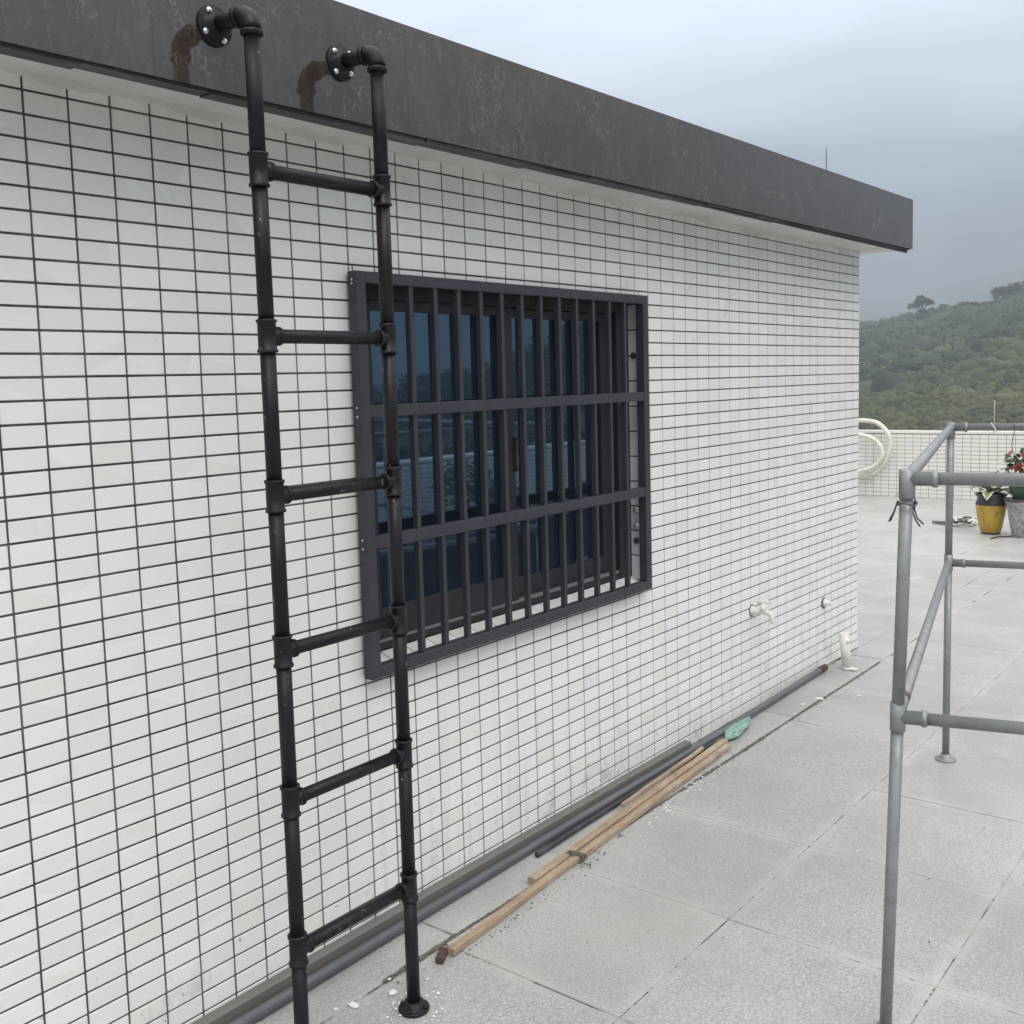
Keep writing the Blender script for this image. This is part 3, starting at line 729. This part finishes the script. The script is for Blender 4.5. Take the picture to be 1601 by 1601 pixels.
# ================================================================== PARAPETS
def parapet(name, lab, a, b, nrm, length_tiles, h=.84, th=.18, face_tiles=True):
    # a->b along the wall on the roof side; nrm points to the roof side
    a, b, nn = Vector(a), Vector(b), Vector(nrm); L = (b-a).length; d = (b-a).normalized()
    o = empty(name, a, lab, 'parapet wall')
    core = MB(); B = lambda u, t, z: tuple(d*u+nn*t+Vector((0, 0, z)))
    def bx(mb, u0, u1, t0, t1, z0, z1):
        v = [B(u, t, z) for u in (u0, u1) for t in (t0, t1) for z in (z0, z1)]
        mb.add(v, [(0, 1, 3, 2), (4, 6, 7, 5), (0, 4, 5, 1), (2, 3, 7, 6), (0, 2, 6, 4), (1, 5, 7, 3)])
    bx(core, 0, L, -th, -.004, -.3, h-.032); fixm = fixn(core.mesh('core', 'grout')); link('core', fixm, o)
    cp = MB(); bx(cp, -.002, L+.002, -th-.01, .002, h-.031, h); link('coping', fixn(cp.mesh('coping', 'ptile')), o)
    t = MB(); k = 0
    while k*.1 < L-.01:
        for r in range(int((h-.032)/.05)):
            g_ = .0023
            bx(t, k*.1+g_, min(k*.1+.1, L)-g_, -.006, 0, r*.05+g_, r*.05+.05-g_)
        k += 1
    tag(link('tile', fixn(t.mesh('tile', 'ptile')), o), kind='stuff')
    return o
parapet('parapet_wall', 'low white tiled parapet across the far end of the rooftop', (X_L, Y_F, 0), (X_R, Y_F, 0), (0, -1, 0), 0)
parapet('parapet_wall', 'low white tiled parapet down the right side of the rooftop, mirrored in the window', (X_R, Y_F, 0), (X_R, Y_B, 0), (-1, 0, 0), 0)
for nm, p, q in (('left', (X_L-.18, Y_B), (X_L, Y_F)), ('near', (X_L, Y_B-.18), (X_R, Y_B))):
    o = MB().box((p[0], p[1], -.3), (q[0], q[1], .84)).build('parapet_wall', 'ptile')
    tag(o, 'low white parapet on the far left side behind the tiled room' if nm == 'left' else 'low white parapet behind the viewer, closing the near end of the roof', 'parapet wall')

# white hose looped over the far parapet
hp = poly([(-3.6, 12.33, .93), (-3.1, 12.30, .965), (-2.70, 12.28, .975), (-2.50, 12.27, .93), (-2.37, 12.26, .78), (-2.36, 12.26, .62), (-2.45, 12.27, .40), (-2.62, 12.28, .27), (-2.85, 12.29, .235), (-3.2, 12.29, .24), (-3.5, 12.28, .40), (-3.5, 12.26, .65), (-3.2, 12.24, .79), (-2.85, 12.235, .80), (-2.60, 12.23, .76), (-2.46, 12.225, .64), (-2.45, 12.225, .50), (-2.58, 12.23, .37), (-2.85, 12.24, .30), (-3.2, 12.24, .29)], 8)
tag(MB().tube(hp, .028, 12).build('white_hose', 'hose'), 'thick white hose looped over the far parapet beside the house corner', 'hose')

# ================================================================== POTS AND PLANTS
def leaf_mesh(L, w_, droop, mat, fold=.25, n=6):
    v = []; uvs = []
    for i in range(n+1):
        t = i/n; ww = w_*math.sin(PI*min(1, t*.92+.06))**.8*(1-t*.15)
        x = L*t*(1-.25*droop*t); z = L*(.35*t-droop*t*t)
        for s_, u in ((-1, 0), (0, .5), (1, 1)):
            v.append((x, s_*ww/2, z+(abs(s_)*fold*ww/2))); uvs.append((u, t))
    f = []
    for i in range(n):
        for k in (0, 1): f.append((i*3+k, (i+1)*3+k, (i+1)*3+k+1, i*3+k+1))
    mb = MB().add(v, f, True); me = mb.mesh('leaf', mat); ul = me.uv_layers.new(name='UVMap')
    for l in me.loops: ul.data[l.index].uv = uvs[l.vertex_index]
    return me
yp = empty('yellow_pot', (-.49, 9.66, 0), 'ochre yellow glazed pot with dark rim on the far pavers', 'plant pot')
MB().lathe([(.084, .012), (.093, .02), (.110, .09), (.130, .19), (.139, .255), (.140, .285)], 36, cap=False).build('body', 'ochre', yp)
MB().lathe([(.080, 0), (.086, .001), (.0985, .042)], 36).build('base_band', 'bglaze', yp)
MB().lathe([(.1405, .284), (.141, .300), (.128, .335), (.126, .360), (.150, .385), (.152, .394), (.146, .397), (.122, .380), (.118, .34)], 36, cap=False).build('rim', 'dglaze', yp)
MB().lathe([(.119, .35), (.03, .362)], 24).build('soil', 'soil', yp)
# dark painted strokes on the belly, facing the viewer
def stroke(parent, c, ang, z, dx, dz, r0):
    pts = []
    for i in range(4):
        t = i/3; a = ang+dx*t; zz = z+dz*t; rr = r0+(zz-.09)*.2-.001
        pts.append((rr*math.cos(a), rr*math.sin(a), zz))
    MB().tube(pts, .0035, 5).build('painted_mark', 'dglaze', parent)
face = math.atan2(-1.139-9.66, 2.198+.49)
for dx, z, a, b_ in ((.33, .205, .09, .012), (.42, .232, .04, -.018), (.20, .20, .06, .006), (.20, .168, .07, -.004), (.33, .178, .05, .008), (.42, .19, .03, .010)):
    stroke(yp, 0, face+dx, z, a, b_, .110)
for i in range(7): stroke(yp, 0, face-.55+random.uniform(-.08, .08), .12+.022*i, random.uniform(-.12, .12), random.uniform(-.01, .02), .110)
vp = empty('variegated_plant', (-.49, 9.66, .36), 'leafy plant with pale edged green leaves growing in the yellow pot', 'plant')
LM = [leaf_mesh(.22, .11, d, 'vleaf') for d in (.25, .4, .6)]
for i in range(15):
    a = i*2.4; o = link('leaf', LM[i % 3], vp, (random.uniform(-.02, .02), random.uniform(-.02, .02), .0+.004*i), (random.uniform(-.2, .2), -random.uniform(.0, .7) if i > 6 else random.uniform(-.25, .1), a))
    s_ = random.uniform(.9, 1.35); o.scale = (s_, s_, s_); o.location.z += .03
yg = (-.185, 9.60)
gp_ = empty('grey_pot', (*yg, 0), 'grey speckled tapered pot at the right edge beside the yellow pot', 'plant pot')
MB().lathe([(.095, 0), (.10, .005), (.128, .17), (.150, .315), (.158, .325), (.158, .345), (.148, .345), (.130, .30)], 32).build('body', 'greypot', gp_)
MB().lathe([(.135, .31), (.02, .32)], 20).build('soil', 'soil', gp_)
gp2 = empty('dark_green_pot', (yg[0]-.02, yg[1]+.0, .347), 'dark green glazed pot of red flowers set on top of the grey pot', 'plant pot')
MB().lathe([(.165, 0), (.165, .014)], 28).build('saucer', 'trim', gp2)
MB().lathe([(.075, .014), (.08, .03), (.105, .10), (.125, .19), (.135, .20), (.135, .215), (.12, .215), (.11, .18)], 28).build('body', 'gpot', gp2)
MB().lathe([(.112, .185), (.02, .195)], 18).build('soil', 'soil', gp2)
fp = empty('red_flower_plant', (yg[0]-.02, yg[1], .54), 'dark leaved plant with red flowers growing in the dark green pot', 'plant')
LD = [leaf_mesh(.085, .05, d, 'dleaf', .3, 4) for d in (.2, .5, .8)]
for i in range(90):
    th = random.uniform(0, 6.28); r_ = .13*math.sqrt(random.random()); z = random.uniform(0, .24)
    link('leaf', LD[i % 3], fp, (r_*math.cos(th), r_*math.sin(th), z), (random.uniform(-.6, .6), random.uniform(-1.1, .7), th+random.uniform(-.5, .5)))
for i in range(11):
    b = MB()
    for k in range(6):
        a = 2*PI*k/6; b.add([(0, 0, 0), (.022*math.cos(a-.4), .022*math.sin(a-.4), .012), (.034*math.cos(a), .034*math.sin(a), .010), (.022*math.cos(a+.4), .022*math.sin(a+.4), .012)], [(0, 1, 2, 3)])
    th = face+random.uniform(-1.7, .3); b.build('flower', 'flower', fp, loc=(.12*math.cos(th), .12*math.sin(th), .08+.018*i), rot=(random.uniform(-.8, .8), random.uniform(.3, 1), th))
# white cord draped over the plant and dark wires
tag(MB().tube(poly([(-.42, 9.47, .70), (-.35, 9.45, .62), (-.25, 9.44, .56), (-.12, 9.44, .53), (.05, 9.46, .56)], 8), .007, 8).build('white_rope', 'cord'), 'white cord draped across the red flowered plant', 'cord')
tag(MB().tube(poly([(-.62, 9.45, .44), (-.55, 9.45, .53), (-.40, 9.46, .62), (-.33, 9.47, .66)], 6), .004, 6).build('dark_twig', 'wire'), 'thin dark twig leaning from the yellow pot to the flowering plant', 'twig')
tag(MB().tube([(-.40, 9.30, .006), (-.36, 9.42, .010), (-.27, 9.52, .006)], .007, 6).build('fallen_twig', 'bglaze'), 'dark fallen twig lying in front of the yellow pot', 'twig')
# coil of pale rope / scrap on the floor
cr_ = empty('rope_heap', (-.95, 10.1, 0), 'tangled heap of pale rope on the floor left of the yellow pot', 'rope')
rnd = random.Random(5)
for i in range(7):
    pts = []; cx_, cy_ = rnd.uniform(-.02, .12), rnd.uniform(-.1, .15); rr = rnd.uniform(.04, .10)
    for k in range(14):
        a = 2*PI*k/14; pts.append((cx_+rr*math.cos(a)*rnd.uniform(.7, 1.3), cy_+rr*math.sin(a)*rnd.uniform(.7, 1.3), .012+.05*abs(math.sin(a+i))))
    MB().tube(pts, .011, 7, closed=True).build('coil', 'pvc' if i % 3 else 'rope', cr_)
MB().tube(poly([(-.02, 0, .02), (-.12, .06, .012), (-.22, .0, .02), (-.14, -.04, .012), (-.02, -.06, .01)], 6), .010, 7).build('loose_end', 'rope', cr_)
# thin rod and string on the far rail; black hook
tr = empty('cane_rod', (1.097, 3.293, 1.394), 'thin pale cane tied upright on the far top rail of the pipe frame', 'cane')
MB().tube([(-.001, .017, -.05), (0, .0165, .09)], .0014, 6).build('cane', 'cord', tr)
MB().tube(poly([(-.006, 0, .0), (.0, -.017, -.004), (.012, -.018, -.022), (.016, -.016, -.032)], 5), .0026, 6).build('string', 'cord', tr)
tag(MB().tube(poly([(1.172, 3.29, 1.393), (1.176, 3.295, 1.375), (1.172, 3.29, 1.34), (1.168, 3.29, 1.31), (1.171, 3.29, 1.285)], 5), .0018, 6).build('black_hook', 'wire'), 'thin black wire hook hanging from the far top rail near the red flowers', 'hook')

# plants and a crate near the right parapet (seen mirrored in the window), added planters
def shrub(x, y, h, lab, r=.28, mat='dleaf', seed=0):
    rnd = random.Random(seed); o = empty('potted_shrub', (x, y, 0), lab, 'plant', 'potted shrubs by the right parapet')
    MB().lathe([(.11, 0), (.13, .01), (.17, .26), (.18, .28), (.16, .28), (.14, .24)], 22).build('pot', 'dglaze', o)
    MB().tube([(0, 0, .22), (.02, .01, .45), (0, 0, h*.8)], [.014, .011, .006], 7).build('stem', 'bark', o)
    v = []; f = []
    for i in range(520):
        d = Vector((rnd.gauss(0, 1), rnd.gauss(0, 1), rnd.gauss(0, 1))).normalized()*rnd.uniform(.35, 1)
        c = Vector((d.x*r, d.y*r, h*.72+d.z*h*.30)); a = Vector((rnd.gauss(0, 1), rnd.gauss(0, 1), rnd.gauss(0, .6))).normalized(); b = a.orthogonal().normalized()
        k = len(v); v += [c-a*.035, c+b*.016, c+a*.035, c-b*.016]; f.append((k, k+1, k+2, k+3))
    MB().add(v, f).build('foliage', mat, o); return o
shrub(4.45, 6.55, .85, 'tall dark potted shrub mirrored in the left window pane', .33, seed=1)
shrub(4.5, 7.25, .60, 'shorter dark potted shrub by the right parapet, mirrored beside the tall one', .26, seed=2)
for px_, py_, lb in ((3.0, 5.0, 'nearest of the added dark planter boxes, darkening the low window reflection'), (3.35, 7.0, 'middle added dark planter box, darkening the low window reflection'), (3.75, 9.0, 'furthest added dark planter box, darkening the low window reflection')):  # out-of-view boxes added to darken the floor reflected in the lower panes
    pb = empty('added_planter', (px_, py_, 0), lb, 'planter', 'added dark planter boxes that darken the window reflection')
    b = MB(); b.box((-.34, -.93, 0), (.34, -.88, .50), .006); b.box((-.34, .88, 0), (.34, .93, .50), .006); b.box((-.34, -.88, 0), (-.30, .88, .50)); b.box((.30, -.88, 0), (.34, .88, .50)); b.box((-.30, -.88, 0), (.30, .88, .04)); b.build('box', 'tube', pb)
    MB().box((-.299, -.879, .05), (.299, .879, .45)).build('soil', 'soil', pb)
cr2 = empty('blue_crate', (4.45, 5.75, .0), 'blue plastic crate by the right parapet, mirrored in the window', 'crate')
b = MB(); b.box((-.25, -.17, 0), (.25, .17, .02), .004); b.box((-.25, -.17, .02), (-.235, .17, .26)); b.box((.235, -.17, .02), (.25, .17, .26)); b.box((-.235, -.17, .02), (.235, -.155, .26)); b.box((-.235, .155, .02), (.235, .17, .26)); b.build('box', 'blue', cr2)
b = MB(); b.box((-.26, -.18, .261), (.26, .18, .28), .004); b.build('lid', 'blue', cr2)

# ================================================================== HILLSIDE
AZ = [(-180, 1.6), (-90, 2.2), (-60, 1.2), (-40, 1.0), (-28, .6), (-22, 1.0), (-20, 1.3), (-18, 1.7), (-15.5, 2.2), (-13, 2.7), (-9, 3.2), (0, 4.2), (15, 4.6), (28, 4.2), (35, 1.7), (39, -.1), (43, -.8), (50, -.9), (70, 0), (110, 1.2), (180, 1.6)]
azx = np.array([a for a, _ in AZ]); azy = np.array([b for _, b in AZ])
def ridge(az): return np.interp(az, azx, azy)
RD = 300.
def vnoise(x, y, s, seed=0):
    x = np.asarray(x)/s+seed*17.3; y = np.asarray(y)/s-seed*9.1
    i = np.floor(x); j = np.floor(y); fx = x-i; fy = y-j; fx = fx*fx*(3-2*fx); fy = fy*fy*(3-2*fy)
    h = lambda a, b: np.modf(np.abs(np.sin(a*127.1+b*311.7+seed)*43758.5453))[0]
    return (h(i, j)*(1-fx)+h(i+1, j)*fx)*(1-fy)+(h(i, j+1)*(1-fx)+h(i+1, j+1)*fx)*fy
def terr(x, y):
    x = np.asarray(x, float); y = np.asarray(y, float)
    dx = x-CAMP.x; dy = y-CAMP.y; r = np.hypot(dx, dy); az = np.degrees(np.arctan2(dx, dy))
    zr_ = CAMP.z+RD*np.tan(np.radians(ridge(az)))
    t = np.clip((r-60)/(RD-60), 0, None)
    z = -12+(zr_+12)*np.where(t < 1, t**1.15, 1-.25*(t-1))
    amp = np.clip((r-50)/80, 0, 1)*np.clip((420-r)/40, 0, 1)
    z = z+amp*((vnoise(x, y, 38, 1)-.5)*5+(vnoise(x, y, 13, 2)-.5)*1.8+(vnoise(x, y, 5, 3)-.5)*.6)
    return z
na, nr = 360, 90
ri = np.concatenate([[0, 20, 40], np.linspace(55, 410, nr-3)]); A = np.radians(np.linspace(-180, 180, na, endpoint=False))
RR, AA = np.meshgrid(ri, A, indexing='ij'); XX = CAMP.x+RR*np.sin(AA); YY = CAMP.y+RR*np.cos(AA); ZZ = terr(XX, YY)
ZZ[0, :] = -12
V = np.stack([XX, YY, ZZ], -1).reshape(-1, 3)
i, j = np.meshgrid(np.arange(len(ri)-1), np.arange(na), indexing='ij'); j2 = (j+1) % na
F = np.stack([i*na+j, (i+1)*na+j, (i+1)*na+j2, i*na+j2], -1).reshape(-1, 4)
def npmesh(name, V, F, mat, smooth=True, nrm=None):
    me = bpy.data.meshes.new(name); k = F.shape[1]
    me.vertices.add(len(V)); me.vertices.foreach_set('co', np.ascontiguousarray(V, dtype=np.float32).ravel())
    me.loops.add(F.size); me.loops.foreach_set('vertex_index', F.astype(np.int32).ravel())
    me.polygons.add(len(F)); me.polygons.foreach_set('loop_start', np.arange(0, F.size, k, dtype=np.int32))
    me.polygons.foreach_set('use_smooth', np.full(len(F), smooth)); me.materials.append(M[mat]); me.update(calc_edges=True)
    if nrm is None: me.validate()
    else: me.normals_split_custom_set_from_vertices(nrm.astype(np.float32))
    return me
terrain = link('hillside', npmesh('hillside', V, F[:, ::-1], 'hill')); tag(terrain, kind='structure')

def crowns(C, R, H, n, size, rng):
    # C (m,3) crown centres, R radii, H half heights; n leaf clumps per crown of edge 'size'
    m = len(C); d = rng.normal(size=(m, n, 3)); d /= np.linalg.norm(d, axis=2, keepdims=True)
    d[:, :, 2] = np.where(d[:, :, 2] < -.35, -d[:, :, 2], d[:, :, 2])
    rad = rng.uniform(.55, 1.05, (m, n, 1))
    lob = 1+.25*np.sin(d[:, :, :1]*5+C[:, None, :1])*np.cos(d[:, :, 1:2]*4+C[:, None, 1:2])
    P = C[:, None, :]+d*rad*lob*np.stack([R, R, H], -1)[:, None, :]
    P = P.reshape(-1, 3); k = len(P)
    a = rng.normal(size=(k, 3)); a[:, 2] *= .6; a /= np.linalg.norm(a, axis=1, keepdims=True)
    b = np.cross(a, rng.normal(size=(k, 3))); b /= np.linalg.norm(b, axis=1, keepdims=True)
    s_ = (np.repeat(size, n)*rng.uniform(.6, 1.3, k))[:, None]
    V = np.stack([P-a*s_, P+b*s_*.6, P+a*s_, P-b*s_*.6], 1).reshape(-1, 3)
    nn_ = d*.8+np.array([0, 0, .45]); nn_ /= np.linalg.norm(nn_, axis=2, keepdims=True); nn_ = nn_.reshape(-1, 3)
    nn_ = nn_+rng.normal(size=nn_.shape)*.22; nn_ /= np.linalg.norm(nn_, axis=1, keepdims=True)
    return V, np.arange(4*k).reshape(-1, 4), np.repeat(nn_, 4, axis=0)
rng = np.random.default_rng(3)
_u = [(math.sin(PI*j/6)*math.cos(2*PI*i/9), math.sin(PI*j/6)*math.sin(2*PI*i/9), math.cos(PI*j/6)) for j in range(7) for i in range(9)]
BU = np.array(_u); BF = np.array([(j*9+i, (j+1)*9+i, (j+1)*9+(i+1) % 9, j*9+(i+1) % 9) for j in range(6) for i in range(9)])
def blobs(C, R, H, rng):
    m = len(C); ph = rng.uniform(0, 6.28, (m, 1)); ph2 = rng.uniform(0, 6.28, (m, 1)); u = BU[None]
    k = .86+.13*np.sin(3*np.arctan2(u[..., 1], u[..., 0])+ph)*np.abs(u[..., 0])+.12*np.sin(5*u[..., 2]+4*u[..., 0]+ph2)+.09*np.sin(9*u[..., 1]+7*u[..., 2]+ph)*(np.abs(u[..., 2]) < .95)
    P = C[:, None]+u*k[..., None]*np.stack([R, R, H], -1)[:, None]
    n = len(BU); F = (BF[None]+np.arange(m)[:, None, None]*n).reshape(-1, 4)
    N_ = np.broadcast_to(u/1., P.shape).reshape(-1, 3).copy()
    return P.reshape(-1, 3), F[:, ::-1], N_
BL = {'scrub': [], 'forest': []}
def field(n, az0, az1, r0, r1, scale, cards, dens, size=.42, kind=None):
    az = np.radians(rng.uniform(az0, az1, n)); r = np.sqrt(rng.uniform(r0**2, r1**2, n)); x = CAMP.x+r*np.sin(az); y = CAMP.y+r*np.cos(az)
    k = vnoise(x, y, 22, 5)+.3*vnoise(x, y, 7, 6) > dens
    x, y, r = x[k], y[k], r[k]; R = rng.uniform(.6, 1.25, len(x))*scale*(.7+.5*np.clip((r-90)/200, 0, 1)); H = R*rng.uniform(.6, 1.0, len(x))
    R = R*np.where(rng.random(len(R)) < .15, 1.5, 1.0)*rng.uniform(.75, 1.1, len(R)); H = H*rng.uniform(.8, 1.25, len(R))
    C = np.stack([x, y, terr(x, y)+H*.55], -1)
    if kind: BL[kind].append(blobs(C, R, H, rng))
    return crowns(C, R, H, cards, np.full(len(x), size), rng)
def put(name, parts, mat, lab):
    V = np.concatenate([p[0] for p in parts]); off = 0; Fs = []
    for p in parts: Fs.append(p[1]+off); off += len(p[0])
    o = link(name, npmesh(name, V, np.concatenate(Fs), mat, True, np.concatenate([p[2] for p in parts]))); tag(o, lab, 'vegetation', kind='stuff'); return o
put('hillside_scrub', [field(9500, -27, -4, 110, 165, .9, 12, .12, .13, 'scrub'), field(4200, -27, -4, 140, 232, 1.5, 34, .24, .16, 'scrub'), field(1100, -70, -28, 85, 230, 2.2, 40, .4, .5), field(2200, -4, 70, 85, 230, 2.2, 40, .4, .5)], 'scrub', 'low olive green scrub covering the lower slope of the hill')
put('hillside_forest', [field(480, -27, -4, 160, 225, 2.6, 80, .62, .22, 'forest'), field(1600, -27, -4, 212, 310, 2.6, 80, .40, .24, 'forest'), field(800, -70, -28, 205, 310, 3.2, 50, .45, .8), field(2400, -4, 80, 205, 310, 3.2, 50, .4, .8)], 'forest', 'dense grey green woodland on the upper slope of the hill')
def putb(name, kind, mat, lab):
    V = np.concatenate([p[0] for p in BL[kind]]); off = 0; Fs = []
    for p in BL[kind]: Fs.append(p[1]+off); off += len(p[0])
    o = link(name, npmesh(name, V, np.concatenate(Fs), mat, True)); tag(o, lab, 'vegetation', kind='stuff')
def crownmat(name, a, b, c):
    g = MT(name, a, .9); ri = g.n('ShaderNodeNewGeometry').outputs['Random Per Island']
    g.mix(g.ramp(g.noise(.030, 5, .65, (1, 1, 5)), .47, .55), b, .9); g.mix(g.ramp(g.noise(.07, 5, .65, (1, 1, 4)), .52, .58), c, .8)
    g.mix(g.ramp(ri, .55, 1), tuple(x*1.7 for x in a), .7); g.mix(g.ramp(ri, .45, 0), tuple(x*.45 for x in a), .8)
    g.mix(g.ramp(g.noise(1.4, 4, .7), .45, .65), tuple(x*.5 for x in a), .5); g.bump(g.noise(2.2, 4, .7), 1, .4); return g.m
M['scrub_crown'] = crownmat('scrub_crown', (.056, .072, .023), (.105, .106, .038), (.034, .050, .020))
M['forest_crown'] = crownmat('forest_crown', (.024, .043, .025), (.052, .070, .038), (.013, .025, .017))
putb('hillside_bushes', 'scrub', 'scrub_crown', 'rounded olive bushes on the lower slope of the hill')
putb('hillside_canopy', 'forest', 'forest_crown', 'rounded tree canopy of the upper slope of the hill')
def tree(az, r, h, R, lab, flat=.5, seed=0):
    rg = np.random.default_rng(seed); a = math.radians(az); x = CAMP.x+r*math.sin(a); y = CAMP.y+r*math.cos(a); z = float(terr(x, y))
    o = empty('hill_tree', (x, y, z-.3), lab, 'tree', 'trees on the hill crest')
    b = MB(); b.tube([(0, 0, 0), (.1, 0, h*.4), (.2, .1, h*.7)], [h*.035, h*.025, h*.012], 7)
    for k in range(5):
        t = k*1.26+seed; b.tube([(.1, 0, h*.45+.05*h*k), (R*.4*math.cos(t), R*.4*math.sin(t), h*.68), (R*.7*math.cos(t), R*.7*math.sin(t), h*.8)], [h*.014, h*.009, h*.005], 5)
    b.build('trunk', 'bark', o)
    cs = []; m = 12
    for k in range(m):
        t = rg.uniform(0, 6.28); q = R*math.sqrt(rg.uniform(0, 1))*.85
        cs.append((q*math.cos(t), q*math.sin(t), h*.80+rg.uniform(-.15, .15)*h*(1-q/R*.3)))
    cs = np.array(cs); V, F, NN = crowns(cs, np.full(m, R*.42), np.full(m, R*.42*flat), 110, np.full(m, .30), rg)
    link('crown', npmesh('crown', V, F, 'forest', True, NN), o); return o
tree(-17.35, 285, 9.0, 2.7, 'umbrella shaped tree standing alone on the left shoulder of the crest', 1.0, 1)
tree(-16.9, 292, 6.0, 2.6, 'lower tree just right of the umbrella shaped one on the crest', .7, 2)
tree(-13.6, 288, 8.0, 3.4, 'tallest rounded tree on the crest near the right edge', 1.1, 3)
tree(-12.7, 292, 7.5, 3.6, 'broad tree on the crest at the right edge of the view', 1.0, 4)
tree(-15.0, 290, 6.0, 3.2, 'flat topped tree in the middle of the crest', .5, 5)
tree(-19.6, 280, 4.6, 2.0, 'small tree on the crest next to the house corner', .7, 6)
tree(-18.4, 290, 4.6, 2.2, 'small bushy tree between the house corner and the umbrella shaped tree', .8, 7)

# ================================================================== HAZE
hz = MB().box((-430, -430, -20), (430, 430, 48)).build('haze', None); tag(hz, 'thin damp haze in the air over the hills', 'haze', kind='stuff')
hm = bpy.data.materials.new('haze_air'); hm.use_nodes = True; t = hm.node_tree; t.nodes.clear()
oo = t.nodes.new('ShaderNodeOutputMaterial'); pv = t.nodes.new('ShaderNodeVolumePrincipled')
pv.inputs['Color'].default_value = (.86, .93, 1, 1); pv.inputs['Density'].default_value = .0011; pv.inputs['Anisotropy'].default_value = 0
t.links.new(pv.outputs[0], oo.inputs['Volume']); hz.data.materials.append(hm)
S.cycles.volume_bounces = 0; S.cycles.max_bounces = 8; S.cycles.diffuse_bounces = 4
